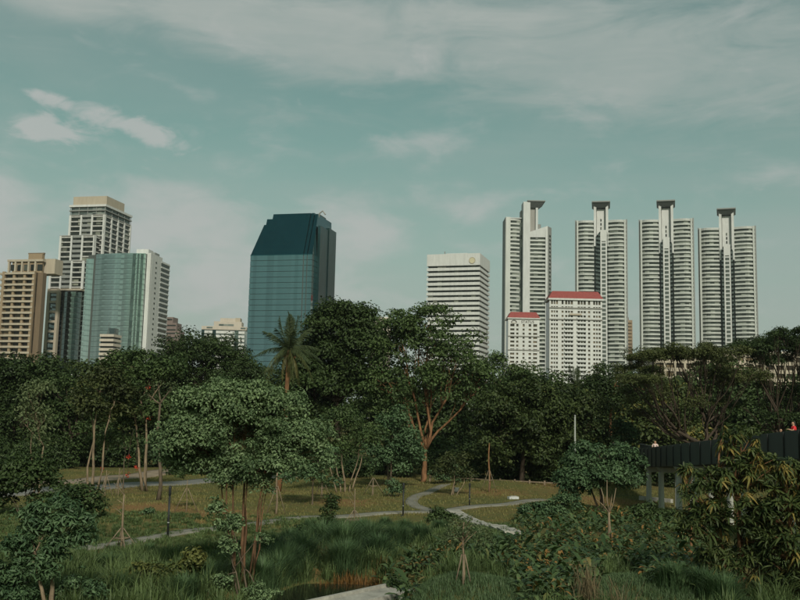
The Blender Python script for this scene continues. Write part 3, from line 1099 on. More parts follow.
# --- four slender towers with flared roof canopies
def slender_tower(pxc, D, ytop, ywing, ybay, label, symmetric=True, turn=0.0, hw_px=25.0):
    s = D / F
    p = at(pxc, ywing, D)
    b = bld('canopy_tower', label, Vector((p.x, p.y)), math.atan2(-p.x, p.y) + turn, 'tower', 'slender towers with flared roof canopies')
    zw, zt, zb = p.z, zat(pxc, ytop, D), zat(pxc, ybay, D)
    h = hw_px * s
    fh = 3.5
    zs = [z for z in np.arange(zw - 1.5, 0, -fh)]
    inner = 7.0 * s
    for sg in (-1, 1):
        n = 9
        def wing(off):
            arc = []
            for t in np.linspace(0, 1, n):
                x = inner + (h - inner) * t
                y = 3.4 - 3.4 * math.sin(math.pi * (.15 + .55 * t)) + 5.2 * max(0, t - .55) ** 2 / .2 * .6
                arc.append((sg * x, y - off))
            return arc if sg > 0 else arc[::-1]
        arc0 = wing(-1.1)
        x_out = sg * (h - .3)
        x_in = sg * inner
        back = [(x_out, 24), (x_in, 24)] if sg > 0 else [(x_in, 24), (x_out, 24)]
        MB().prism(arc0 + back, 0, zw - .6).build('wing_glazing', M['tower_win'], b)
        me = MB().strip(wing(0), 0, 1.45, 1.4).mesh('balcony_band', M['palegreen'])
        rows('balcony_band', me, b, zs)
        MB().prism(wing(.1) + back, zw - .1, zw + .5).build('wing_roof', M['white2'], b)
        xa, xb_ = sorted((sg * h, sg * (h + 1.2 * s)))
        MB().box(xa, xb_, 3.4, 22, 0, zw + 1.4).build('edge_fin', M['grey'], b)
        xa, xb_ = sorted((sg * (h - 2.2 * s), sg * (h - .4 * s)))
        MB().box(xa, xb_, 1.6, 4, 0, zw + .8).build('edge_pier', M['palegreen'], b)
    # core shaft: recessed wall, two pillars
    MB().box(-7.1 * s, 7.1 * s, 5.2, 22, 0, zt - 5.5).build('core_wall', M['greytan'], b)
    MB().box(-4.2 * s, 4.2 * s, 4.6, 5.3, zb - 2, zt - 6).build('core_panel', M['white'], b)
    for sg in (-1, 1):
        xa, xb_ = sorted((sg * 4.7 * s, sg * 7.2 * s))
        MB().box(xa, xb_, 1.2, 6, zb - 12, zt - 3.6).build('core_pillar', M['white'], b)
    for k in range(3):
        MB().box(-.5, .5, 4.3, 4.8, zb + 3 + k * 3.6, zb + 5.2 + k * 3.6).build('core_slot', M['dark_win'], b)
    # flared canopy
    can = MB().prism([(-4.8 * s, 1.5), (4.8 * s, 1.5), (4.8 * s, 20), (-4.8 * s, 20)], zt - 5.0, zt - 1.0,
               [(-8.6 * s, -2), (8.6 * s, -2), (8.6 * s, 24), (-8.6 * s, 24)]).build('canopy', M['darkgrey'], b)
    MB().box(-9.2 * s, 9.2 * s, -2.5, 24.5, zt - 1.0, zt).build('canopy_rim', M['grey'], can)
    # centre bay
    if symmetric:
        f0, f1, side = -3.1 * s, 3.1 * s, 6.9 * s
        poly = [(-side, 3), (f0, -3.6), (f1, -3.6), (side, 3), (side, 6), (-side, 6)]
        ztops = [zb - 6, zb, zb, zb - 6, zb - 6, zb - 6]
    else:
        f0, f1, side = -0.6 * s, 5.6 * s, 6.9 * s
        poly = [(-side, 3), (f0, -5.2), (f1, -5.2), (side, 2), (side, 6), (-side, 6)]
        ztops = [zb - 5, zb, zb, zb - 3, zb - 3, zb - 5]
    fy = poly[1][1]
    MB().prism(poly, 0, ztops).build('bay_glazing', M['bay_glass'], b)
    for x0, x1 in ((f0 - .1, f0 + 1.0), (f1 - 1.0, f1 + .1)):
        MB().box(x0, x1, fy - .5, fy + .6, 0, zb).build('bay_pier', M['white'], b)
    MB().box(f0 - .1, f1 + .1, fy - .6, fy + .8, zb - 9, zb + .6).build('bay_head', M['white'], b)
    me = MB().box(f0 + .9, f1 - .9, fy - .35, fy + .4, 0, 1.25).mesh('bay_spandrel', M['white2'])
    zb_ = [z for z in np.arange(zb - 11, 0, -fh)]
    rows('bay_spandrel', me, b, zb_)
    me = MB().box(f0 + .9, f1 - .9, fy - .06, fy + .2, 0, 2.2).mesh('bay_window', M['tower_win'])
    rows('bay_window', me, b, [z + 1.28 for z in zb_])
    return b


def angled_tower():
    """the fourth of the family, seen towards its side"""
    D = 800
    s = D / F
    p = at(530, 220, D)
    b = bld('canopy_tower', 'slender pale tower with lopsided canopy rising behind the small red-roofed hotel', Vector((p.x, p.y)), 0.0, 'tower', 'slender towers with flared roof canopies')
    X = lambda px: (px - 530) * s
    zl = zat(515, 217, D)
    zt = zat(530, 200.5, D)
    fh = 3.5
    # left wing
    l0, l1 = X(507), X(524.5)
    MB().box(l0 + .6, l1, 4.8, 24, 0, zl - .5).build('wing_glazing', M['tower_win'], b)
    arc = [(l0 + 1.5 * s + (l1 - l0 - 1.5 * s) * t, 3.6 + 2.2 * t * t) for t in np.linspace(0, 1, 6)]
    me = MB().strip(arc, 0, 1.5, 1.2).mesh('balcony_band', M['palegreen'])
    rows('balcony_band', me, b, [z for z in np.arange(zl - 2.2, 0, -fh)])
    MB().box(l0 - .8, l0 + 3.6 * s, 2.8, 7, 0, zl + .6).build('edge_pier', M['palegreen'], b)
    MB().box(l0 - 1.4, l0 - .8, 3, 24, 0, zl + .4).build('edge_fin', M['grey'], b)
    MB().box(l0, l1, 3.6, 24, zl - .5, zl + .3).build('wing_roof', M['white2'], b)
    # right wing, parapet rising to the right
    r0, r1, r2 = X(528.5), X(548), X(553.2)
    za, zb2 = zat(530, 232.5, D), zat(548, 226, D)
    MB().box(r0, r1, 1.2, 22, 0, za - 1).build('wing_glazing', M['tower_win'], b)
    MB().prism([(r0 - .5, .2), (r1, -.6), (r1, 22), (r0 - .5, 22)], [za - 4, za - 4, za - 4, za - 4], [za, zb2, zb2, za]).build('parapet_wall', M['white2'], b)
    me = MB().strip([(r0, .3), (r1 - 1, -.3)], 0, 1.4, 1.2).mesh('balcony_band', M['palegreen'])
    rows('balcony_band', me, b, [z for z in np.arange(za - 7.5, 0, -fh)])
    MB().box(r1 - 1.9, r1, -.9, 4, 0, zb2 - 3).build('edge_pier', M['white2'], b)
    MB().prism([(r1, -.6), (r2, 6.5), (r2, 22), (r1, 22)], 0, zb2 - .3).build('side_wall', M['grey'], b)
    dx, dy = r2 - r1, 7.1
    ln = math.hypot(dx, dy)
    a = math.atan2(dy, dx)
    me = MB().box(ln * .35, ln * .75, -.2, .3, 0, 1.7).mesh('side_window', M['tower_win'])
    for z in np.arange(zb2 - 9, 0, -fh):
        link('side_window', me, b, (r1, -.6, z), (0, 0, a))
    # core
    MB().box(X(521.5), X(524), 6, 14, 0, zat(522, 209, D)).build('core_wall', M['greytan'], b)
    MB().box(X(523), X(530), -1.5, 12, 0, zat(526, 202, D)).build('core_pillar', M['white2'], b)
    MB().box(X(530), X(536.5), 3, 14, 0, zt - 5).build('core_wall', M['greytan'], b)
    MB().box(X(536), X(538.3), 1, 6, za - 5, zt - 6).build('core_pillar', M['white2'], b)
    MB().prism([(X(531), 1), (X(538.5), 1), (X(538.5), 16), (X(531), 16)], zt - 6, zt - 1,
               [(X(527), -2), (X(545), -2), (X(545), 20), (X(527), 20)]).build('canopy', M['darkgrey'], b)
    MB().box(X(527), X(545.3), -2.4, 20.4, zt - 1, zt - .2).build('canopy_rim', M['grey'], b)
    n = 10
    MB().prism([(X(540.5) + 1.6 * math.cos(2 * math.pi * k / n), 7 + 1.6 * math.sin(2 * math.pi * k / n)) for k in range(n)], za, zb2 + 2.5).build('roof_tank', M['grey'], b)


def text_mesh(txt, size, depth, m):
    cu = bpy.data.curves.new('lettering', 'FONT')
    cu.body = txt
    cu.size = size
    cu.extrude = depth
    cu.resolution_u = 2
    o = bpy.data.objects.new('lettering', cu)
    COL.objects.link(o)
    me = bpy.data.meshes.new_from_object(o.evaluated_get(bpy.context.evaluated_depsgraph_get()))
    bpy.data.objects.remove(o)
    me.materials.clear()
    me.materials.append(m)
    return me


def hip_roof(mb, x0, x1, y0, y1, z0, z1, inset):
    mb.prism([(x0, y0), (x1, y0), (x1, y1), (x0, y1)], z0, z1,
             [(x0 + inset, y0 + inset), (x1 - inset, y0 + inset), (x1 - inset, y1 - inset), (x0 + inset, y1 - inset)])
    return mb


def hotels():
    D = 660
    s = D / F
    # large hotel
    p0 = at(549.5, 299, D)
    b = bld('large_red_roof_hotel', 'large white hotel with a red hipped roof and balconies in its middle', Vector((p0.x, p0.y)), 0.0, 'hotel', None)
    Wd = 53 * s
    X = lambda q: q * s
    zr = p0.z
    MB().box(.3, Wd - .3, .8, 18, 0, zr - .3).build('glazing', M['hotel_win'], b)
    hip_roof(MB(), -.8, Wd + .8, -1.0, 19, zr + .7, zat(575, 291, D), 3.2).build('roof', M['red_tile'], b)
    MB().box(-.9, Wd + .9, -1.1, 19.1, zr - .5, zr + .7).build('eaves', M['white'], b)
    # window columns, px from the left edge; gaps between are piers
    cols = [(1.6, 8.5), (12.2, 14.2), (15.8, 23.6), (28.4, 36.6), (38.8, 41.0), (44.0, 51.5)]
    edges = [0] + [e for c_ in cols for e in c_] + [53]
    for i in range(0, len(edges), 2):
        MB().box(X(edges[i]), X(edges[i + 1]), 0, 1.2, 0, zr - .5).build('pier', M['white'], b)
    for c_ in (cols[0], cols[2], cols[3], cols[5]):
        for k in (1, 2):
            x = X(c_[0] + (c_[1] - c_[0]) * k / 3)
            MB().box(x - .28, x + .28, .15, 1.1, 0, zr - .5).build('mullion_pier', M['white'], b)
    fh = 4.27 * s
    zfl = [zat(575, 299 + 7.6 + k * 4.27, D) for k in range(24)]
    me = MB().box(.1, Wd - .1, .08, 1.15, 0, fh * .50).mesh('spandrel_band', M['white'])
    rows('spandrel_band', me, b, [z for z in zfl if z > 0])
    for yc in (308, 319.5):
        MB().box(-.5, Wd + .5, -.7, 1, zat(575, yc + .5, D), zat(575, yc - .5, D)).build('cornice', M['greytan'], b)
    bal = MB().box(-.4, 8.6 * s, -1.3, 0.1, 0, .95).mesh('balcony', M['white2'])
    for z in zfl[3:]:
        if z > 0:
            link('balcony', bal, b, (X(15.5), 0, z))
            link('balcony', bal, b, (X(28.2), 0, z))
    ped = MB().prism([(X(20), -1.2), (X(32), -1.2), (X(32), .6), (X(20), .6)], zfl[2] - .1, zfl[2] + 1.0)
    ped.build('balcony', M['balcony'], b)
    # small hotel with a sign
    D2 = 655
    s2 = D2 / F
    p1 = at(508.2, 318, D2)
    h = bld('small_red_roof_hotel', 'small white hotel with red roof and dark lettering under the eaves', Vector((p1.x, p1.y)), 0.0, 'hotel', None)
    Wd2 = 31.5 * s2
    zr = p1.z
    MB().box(.3, Wd2 - .3, .8, 15, 0, zr - .3).build('glazing', M['hotel_win'], h)
    hip_roof(MB(), -.4, Wd2 + .4, -.8, 16, zr + .3, zat(524, 311.8, D2), 2.4).build('roof', M['red_tile'], h)
    MB().box(-.6, Wd2 + .6, -1, 16.1, zr - .4, zr + .3).build('eaves', M['white'], h)
    MB().box(0, Wd2, 0, 1.2, zat(524, 324, D2), zr - .4).build('sign_wall', M['white'], h)
    cols = [(2.2, 6.4), (8.2, 10.4), (14.6, 16.6), (20.6, 23.2), (25.2, 29.2)]
    edges = [0] + [e for c_ in cols for e in c_] + [31.5]
    for i in range(0, len(edges), 2):
        MB().box(edges[i] * s2, edges[i + 1] * s2, .02, 1.2, 0, zat(524, 324, D2)).build('pier', M['white'], h)
    me = MB().box(.1, Wd2 - .1, .1, 1.15, 0, 4.05 * s2 * .5).mesh('spandrel_band', M['white'])
    rows('spandrel_band', me, h, [z for z in [zat(524, 328.6 + 4.05 * k, D2) for k in range(20)] if z > 0])
    for yc in (336.3, 350):
        MB().box(-.3, Wd2 + .3, -.5, .6, zat(524, yc + .45, D2), zat(524, yc - .45, D2)).build('cornice', M['greytan'], h)
    zsg = zat(524, 323.0, D2)
    tm = text_mesh('STATUS', 2.6, .12, M['sign'])
    link('sign_lettering', tm, h, (13 * s2, -.12, zsg), (R(90), 0, 0))
    arc = MB()
    arc.tube([(5.9 * s2 + 2.6 * s2 * math.cos(a), -.2, zsg + .2 + 1.6 * math.sin(a)) for a in np.linspace(0.05, math.pi - .05, 9)], .32, 5)
    arc.build('sign_emblem', M['sign'], h)
    arc = MB()
    arc.tube([(5.9 * s2 + 2.3 * s2 * math.cos(a), -.18, zsg + .3 - .5 * math.sin(a)) for a in np.linspace(0.1, math.pi - .1, 7)], .2, 5)
    arc.build('sign_emblem', M['balcony'], h)


def far_tan():
    D = 980
    s = D / F
    p = at(626, 320, D)
    b = bld('distant_tan_tower', 'narrow hazy tan tower just behind the tower beside the large hotel', Vector((p.x, p.y)), 0.0, 'tower')
    MB().box(-4, 6.4 * s, 0, 14, 0, p.z).build('wall', M['tan'], b)
    MB().box(-4, 3 * s, 1, 12, p.z, p.z + 3).build('roof_box', M['brown'], b)
    me = MB().box(0.4, 5.6 * s, -.2, .4, 0, 1.4).mesh('window_strip', M['tan_win'])
    rows('window_strip', me, b, [p.z - 4 - 3.6 * k for k in range(24)])


def low_block():
    D = 300
    p0, p1 = at(655, 368, D), at(835, 368, D)
    b = bld('low_apartment_block', 'long low cream block glimpsed through the umbrella trees', Vector((p0.x, p0.y)), 0.0)
    Wd = p1.x - p0.x
    top = zat(760, 353, D)
    MB().box(.3, Wd - .3, .6, 12, 0, top - .3).build('glazing', M['tan_win'], b)
    me = MB().box(0, Wd, 0, 1.2, 0, 1.15).mesh('spandrel_band', M['balcony'])
    rows('spandrel_band', me, b, [top - 1.2 - 2.6 * k for k in range(9)])
    for k in range(19):
        x = Wd * k / 18
        MB().box(x - .35, x + .35, -.12, .9, 0, top).build('pier', M['balcony'], b)
    MB().box(-.4, Wd + .4, -.5, 12.4, top - .05, top + .6).build('roof_slab', M['cream'], b)


white_striped()
blue_tower()
stepped_tower()
tan_condo()
teal_office()
reflection_block()
small_white_hut()
brown_block()
cream_slab()
cream_peek()
angled_tower()
slender_tower(601, 800, 201.5, 220.5, 232, 'slender pale balcony tower rising directly behind the large red-roofed hotel', False)
slender_tower(666, 800, 200.5, 219.5, 239, 'slender pale balcony tower standing clear, beside the tower behind the large hotel', True, hw_px=26)
slender_tower(726.5, 810, 208.5, 227.5, 246, 'slender pale balcony tower at the far end of the row, with nothing beyond it', True, hw_px=27)
hotels()
far_tan()
low_block()


# ------------------------------------------------------------------ foliage geometry
def unit(n, r=None):
    r = r or rng
    v = r.normal(size=(n, 3))
    return v / np.linalg.norm(v, axis=1, keepdims=True)


def leaf_geo(C, Nrm, length, width, droop=0.25, tone=None):
    """diamond leaves, folded along the midrib; 2 triangles each"""
    n = len(C)
    L = length * rng.uniform(0.7, 1.3, (n, 1))
    Wd = width * rng.uniform(0.7, 1.3, (n, 1))
    a = unit(n)
    a[:, 2] -= droop
    T = a - (a * Nrm).sum(1, keepdims=True) * Nrm
    T /= np.linalg.norm(T, axis=1, keepdims=True) + 1e-9
    B = np.cross(Nrm, T)
    p0 = C - T * L * .5
    p2 = C + T * L * .5 - Nrm * L * 0.12
    fold = Nrm * Wd * 0.22
    p1 = C + B * Wd * .5 + fold
    p3 = C - B * Wd * .5 + fold
    V = np.stack([p0, p1, p2, p3], 1).reshape(-1, 3)
    i = np.arange(n) * 4
    Tt = np.concatenate([np.stack([i, i + 1, i + 2], 1), np.stack([i, i + 2, i + 3], 1)])
    if tone is None:
        tone = rng.uniform(0, 1, n)
    return V, Tt, np.repeat(tone, 4)


def crown_geo(clumps, per, leaf, wid, flat=0.62, tone_bias=None, droop=0.25, up=0.45):
    """clumps (k,4): centre and radius; leaves spread over each clump's shell"""
    k = len(clumps)
    cnt = np.maximum(4, (per * (clumps[:, 3] / clumps[:, 3].mean()) ** 2).astype(int))
    idx = np.repeat(np.arange(k), cnt)
    n = len(idx)
    d = unit(n)
    d[:, 2] = np.where(d[:, 2] < -0.5, -d[:, 2] * .6, d[:, 2])
    r = clumps[idx, 3] * (rng.uniform(0.1, 1.0, n) ** 0.5 + np.abs(rng.normal(size=n)) * .15)
    off = d * r[:, None]
    off[:, 2] *= flat
    C = clumps[idx, :3] + off
    N = d * 0.75 + unit(n) * 0.6
    N[:, 2] += up
    N /= np.linalg.norm(N, axis=1, keepdims=True)
    base = rng.uniform(0, 1, k)
    tone = 0.5 * base[idx] + 0.5 * rng.uniform(0, 1, n)
    return leaf_geo(C, N, leaf, wid, droop, tone)


def lobe_clumps(lobes, size, dens, low=-0.55, fill=0.5, gaps=-.42):
    out = []
    ph = rng.uniform(0, 20, (1, 3))
    for cx, cy, cz, rx, ry, rz in lobes:
        area = 4 * math.pi * ((rx * ry) ** 1.6 / 3 + (rx * rz) ** 1.6 / 3 + (ry * rz) ** 1.6 / 3) ** (1 / 1.6)
        n = max(5, int(dens * area / (size * size)))
        d = unit(n)
        d[:, 2] = np.where(d[:, 2] < low, -d[:, 2], d[:, 2])
        r = rng.uniform(fill, 1.0, (n, 1)) ** 0.7
        r = np.where(rng.uniform(0, 1, (n, 1)) < .16, r * rng.uniform(1.05, 1.32, (n, 1)), r)
        P = np.array([[cx, cy, cz]]) + d * r * np.array([[rx, ry, rz]])
        P += rng.normal(size=P.shape) * size * 0.25
        s = size * rng.uniform(0.45, 1.5, n)
        if n > 12:
            q = P / size + ph
            gap = np.sin(q[:, 0] * 1.15 + .8 * np.sin(q[:, 2] * .9)) * np.sin(q[:, 2] * 1.4 + q[:, 1] * .5) + .5 * np.sin(q[:, 1] * 1.3 + q[:, 0] * .6)
            keep = gap > gaps
            P, s = P[keep], s[keep]
        out.append(np.column_stack([P, s]))
    return np.concatenate(out)


def bent(a, b, sag=0.1, k=5, wob=0.04):
    a, b = Vector(a), Vector(b)
    d = b - a
    L = d.length
    side = Vector((random.uniform(-1, 1), random.uniform(-1, 1), 0)) * L * wob
    pts = []
    for i in range(k + 1):
        t = i / k
        p = a.lerp(b, t)
        p.z += L * sag * math.sin(math.pi * t)
        p += side * math.sin(math.pi * t * 2)
        p += Vector((random.uniform(-1, 1), random.uniform(-1, 1), random.uniform(-1, 1))) * L * wob * .3 * (0 < i < k)
        pts.append(p)
    return pts


def px_lobes(lobes, Y, base, depth=0.85):
    s = Y / F
    out = []
    for lb in lobes:
        px, py, rx, ry = lb[:4]
        dy = lb[4] if len(lb) > 4 else random.uniform(-.25, .25) * rx * s
        p = at(px, py, Y)
        out.append((p.x - base.x, dy, p.z - base.z, rx * s, max(rx, ry) * s * depth, ry * s))
    return out


def tree(name, label, base_px, Y, lobes, size=1.2, dens=0.55, per=95, leaf=0.36, wid=0.2, mat='l_mid', bk='bark',
         trunk_r=0.25, stems=1, fork=0.45, spread=0.6, low=-0.55, flat=0.75, group=None, twigs=0.35, cat='tree',
         fill=0.5, stem_px=None, limb_sag=0.08, droop=0.25, up=0.45, depth=0.85, hard_fork=False, mains=0, gaps=-.42):
    if isinstance(base_px, tuple):
        base = gp(*base_px)
        Y = base.y
    else:
        p = at(base_px, 470, Y)
        base = Vector((p.x, Y, float(gz(p.x, Y))))
    root = empty(name, base, 0, label, cat, group)
    L = px_lobes(lobes, Y, base, depth)
    cl = lobe_clumps(L, size, dens, low, fill, gaps)
    V, T, A = crown_geo(cl, per, leaf, wid, flat, droop=droop, up=up)
    link('crown', np_mesh('crown', V, T, M[mat], A), root)
    zc = min(l[2] - l[5] for l in L)
    ztop = max(l[2] for l in L)
    mb_tw = MB()
    forks = []
    for si in range(stems):
        ang = 2 * math.pi * si / max(stems, 1) + 0.5
        off = Vector((math.cos(ang), math.sin(ang) * .6, 0)) * (spread if stems > 1 else 0)
        if stem_px:
            off = Vector(((stem_px[si] - stem_px[0]) * Y / F, random.uniform(-.3, .3), 0))
        fz = ztop * fork if hard_fork else max(zc + 0.2 * (ztop - zc), ztop * fork)
        lx = sum(l[0] for l in L) / len(L)
        f = Vector((off.x * 1.5 + lx * .35 + random.uniform(-.3, .3), off.y * 1.5, fz * random.uniform(.92, 1.08)))
        tr = MB()
        r0 = trunk_r * (1 if si == 0 else random.uniform(.6, .9))
        pts = bent(off * .6 + Vector((0, 0, -.15)), f, 0, 6, .03)
        tr.tube(pts, [r0 * (1.25 if i == 0 else 1 - .5 * i / 6) for i in range(7)], 8)
        to = tr.build('trunk', M[bk], root, True)
        forks.append((f, r0 * .5, to))
    heads = {}
    if mains:
        order = sorted(range(len(L)), key=lambda q: L[q][0] + .35 * L[q][1])
        per_m = math.ceil(len(L) / mains)
        for k in range(0, len(L), per_m):
            grp_ = order[k:k + per_m]
            f, r, to = forks[(k // per_m) % len(forks)]
            cx_, cy_ = (sum(L[q][j] for q in grp_) / len(grp_) for j in (0, 1))
            zl_ = min(L[q][2] for q in grp_)
            e = Vector((f.x + (cx_ - f.x) * .72, f.y + (cy_ - f.y) * .72, f.z + max(.8, (zl_ - f.z) * .55)))
            pts = bent(f, e, -.10, 6, .10)
            lo_ = MB().tube(pts, [r * (1 - .5 * j / 6) for j in range(7)], 7).build('limb', M[bk], to, True)
            for q in grp_:
                heads[q] = (pts[random.randint(4, 6)], r * .42, to)
    for i, l in enumerate(L):
        f, r, to = heads.get(i) or forks[i % len(forks)]
        end = Vector((l[0], l[1], l[2] + l[5] * .1))
        if (end - f).length < .5:
            continue
        lb = MB()
        pts = bent(f, end, limb_sag, 6, .06)
        lb.tube(pts, [r * (1 - .65 * k / 6) for k in range(7)], 6)
        lb.build('limb', M[bk], to, True)
        near = cl[np.argsort(((cl[:, :3] - np.array([[l[0], l[1], l[2]]])) ** 2).sum(1))]
        nb = int(len(cl) / len(L) * twigs)
        for c_ in near[:max(3, nb * 2):2]:
            s0 = pts[random.randint(3, 6)]
            mb_tw.tube(bent(s0, c_[:3], .05, 3, .05), [r * .32, r * .24, r * .16, r * .07], 4)
    if mb_tw.v:
        tag(mb_tw.build('twig_mass', M[bk], root, True), kind='stuff')
    return root


def shrub(name, label, base_px, lobes, size, per, leaf, wid, mat, group=None, Y=None, dens=.6, cat='shrub', **kw):
    return tree(name, label, base_px, Y, lobes, size=size, dens=dens, per=per, leaf=leaf, wid=wid, mat=mat, trunk_r=.05,
                stems=3, spread=.25, fork=.3, group=group, twigs=.15, cat=cat, low=-.9, **kw)


def copy_tree(o, label=None, group=None):
    r = o.copy()
    COL.objects.link(r)
    if label:
        r['label'] = label
    if group:
        r['group'] = group
    for ch in o.children:
        c_ = ch.copy()
        COL.objects.link(c_)
        c_.parent = r
        for g_ in ch.children:
            d_ = g_.copy()
            COL.objects.link(d_)
            d_.parent = c_
    return r


# --- back belt of trees that closes the park
def back_belt():
    lab = 'dark tree in the dense belt of trees behind the lawn'
    grp = 'dark trees closing the back of the park'
    protos = []
    for k, (mat, lb) in enumerate((('l_mid', [(0, 398, 40, 24), (-30, 420, 26, 24), (28, 418, 28, 26), (0, 440, 45, 20)]),
                                   ('l_dark', [(0, 405, 34, 24), (-24, 425, 24, 22), (22, 428, 26, 22), (0, 448, 40, 18)]),
                                   ('l_acc', [(0, 402, 32, 26), (-20, 428, 26, 24), (24, 422, 22, 22), (4, 446, 38, 18)]))):
        o = tree('belt_tree', lab, 400, 140, [(400 + a, b_, c_, d_) for a, b_, c_, d_ in lb], size=1.9, dens=.6, per=130,
                 leaf=.55, wid=.32, mat=mat, bk='bark_dark', trunk_r=.3, group=grp, gaps=-.8)
        protos.append(o)
    spots = [(-15, 142), (40, 150), (100, 138), (148, 146), (250, 150), (300, 138), (385, 146), (445, 142), (505, 150), (555, 140), (610, 146),
             (655, 138), (705, 150), (750, 142), (800, 146), (840, 139), (-60, 140)]
    for i, (px, Y) in enumerate(spots):
        o = protos[i] if i < 3 else copy_tree(protos[i % 3])
        p = at(px, 440, Y)
        o.location = (p.x, Y, float(gz(p.x, Y)))
        o.rotation_euler = (0, 0, random.uniform(0, 6.28))
        sc = random.uniform(.85, 1.1)
        o.scale = (sc * 1.1, sc * 1.1, sc)


def understory():
    lab = 'low dark bush crowding the shade beneath the park trees'
    grp = 'dark bushes under the park trees'
    protos = [shrub('shade_bush', lab, 400, [(400, 458, 22, 13), (385, 464, 14, 10), (416, 463, 14, 11)], 1.0, 90, .36, .2, m_, grp, Y=112, cat='bush')
              for m_ in ('l_dark', 'l_mid')]
    spots = [(-10, 100), (25, 108), (52, 112), (205, 106), (232, 112), (262, 104), (292, 108), (352, 106), (395, 112), (440, 116), (470, 112),
             (505, 106), (535, 104), (562, 102), (590, 108), (622, 110), (655, 104), (690, 108), (725, 106), (760, 110), (800, 104), (118, 116), (160, 118), (84, 118)]
    for i, (px, Y) in enumerate(spots):
        o = protos[i] if i < 2 else copy_tree(protos[i % 2])
        p = at(px, 450, Y)
        o.location = (p.x, Y, float(gz(p.x, Y)) - .1)
        o.rotation_euler = (0, 0, random.uniform(0, 6.28))
        sc = random.uniform(.75, 1.25)
        o.scale = (sc, sc, sc)


back_belt()
understory()

# --- individual trees, far to near
tree('broad_dark_tree', 'broad dark tree below the tan apartment tower', 10, 118,
     [(8, 388, 34, 28), (38, 392, 30, 30), (-25, 395, 30, 30), (20, 430, 45, 35), (55, 425, 24, 30)], size=1.5, per=120, leaf=.42, wid=.24, mat='l_dark', bk='bark_dark', trunk_r=.4, gaps=-.9)
tree('dark_round_tree', 'dark round tree beneath the white hut and glass offices', 72, 114,
     [(58, 395, 16, 18), (80, 416, 24, 24), (58, 430, 25, 25), (92, 435, 20, 22)], size=1.4, per=110, leaf=.4, wid=.22, mat='l_dark', bk='bark_dark', trunk_r=.3)
tree('dome_tree', 'dense dark dome-shaped tree below the cream slab block', 200, 128,
     [(202, 375, 50, 36), (172, 390, 28, 32), (232, 392, 26, 32), (200, 415, 50, 30)], size=1.1, dens=.6, per=80, leaf=.36, wid=.2, mat='l_dark', bk='bark_dark', trunk_r=.45, gaps=-1.2)
tree('tall_dark_tree', 'tall dense dark tree beside the palm', 338, 110,
     [(338, 350, 40, 42), (318, 372, 32, 44), (362, 365, 28, 38), (348, 324, 26, 19), (300, 392, 22, 35), (345, 400, 40, 30)],
     size=1.25, dens=.62, per=95, leaf=.40, wid=.23, mat='l_dark', bk='bark_dark', trunk_r=.45, gaps=-.7)
tree('airy_spreading_tree', 'tall spreading tree with forked orange-brown trunk in front of striped tower', (423, 482), None,
     [(428, 348, 42, 34), (402, 345, 27, 32), (456, 366, 34, 32), (420, 318, 32, 13), (388, 385, 25, 30), (474, 388, 24, 25), (430, 388, 45, 26), (402, 402, 25, 16)],
     size=1.0, dens=.36, per=66, leaf=.36, wid=.2, mat='l_mid', bk='bark_red', trunk_r=.34, fork=.20, hard_fork=True, limb_sag=-.04, fill=.3, twigs=.5)
tree('loose_crowned_tree', 'loose-crowned tree between the spreading tree and small red-roofed hotel', 503, 128,
     [(496, 372, 24, 18), (520, 382, 20, 15), (505, 400, 30, 18)], size=.95, dens=.38, per=60, leaf=.36, wid=.2, mat='l_mid', trunk_r=.25, fill=.3)
tree('yellow_tipped_tree', 'dense dark tree with yellow-green tips behind the tripod-staked stump', 522, 100,
     [(520, 418, 36, 30), (498, 440, 24, 34), (548, 428, 30, 34), (520, 455, 40, 22), (535, 395, 22, 14)], size=1.1, dens=.6, per=95, leaf=.36, wid=.2, mat='l_acc', bk='bark_dark', trunk_r=.3)
tree('olive_dark_tree', 'olive dark tree behind the pale lamp pole', 575, 104,
     [(574, 412, 26, 26), (592, 430, 24, 30), (560, 442, 22, 25), (580, 455, 34, 18)], size=1.1, dens=.6, per=95, leaf=.36, wid=.2, mat='l_acc', bk='bark_dark', trunk_r=.28)
tree('straight_trunk_tree', 'tree with straight reddish trunk beside the end of the walkway', 612, 116,
     [(616, 384, 26, 15), (596, 396, 18, 13), (640, 390, 20, 14), (618, 402, 26, 12)], size=1.1, dens=.55, per=85, leaf=.36, wid=.2, mat='l_dark', bk='bark_red', trunk_r=.28, fork=.7)
def umbrella(label, base, Y, cx, hw, top, drop, n, low, mat, leaf):
    lobes = []
    for k in range(n):
        u = (k + .5) / n * 2 - 1 + random.uniform(-.08, .08)
        r = random.uniform(8, 19)
        lobes.append((cx + u * hw, top + drop * u * u + random.choice((0, 1, 2, 4, 8, 14, 20)) + random.uniform(0, 4), r, random.uniform(2.5, 6.0), random.uniform(-6, 6)))
    for px, py, r in low:
        lobes.append((px, py, r, r * .42, random.uniform(-4, 4)))
    return tree('umbrella_tree', label, base, Y, lobes, size=.62, dens=.85, per=40, leaf=leaf, wid=leaf * .5, mat=mat, bk='bark_dark', trunk_r=.5, fork=.30, flat=.5,
                limb_sag=-.07, twigs=.3, stems=2, spread=.6, fill=.1, hard_fork=True, depth=1.0, mains=9)


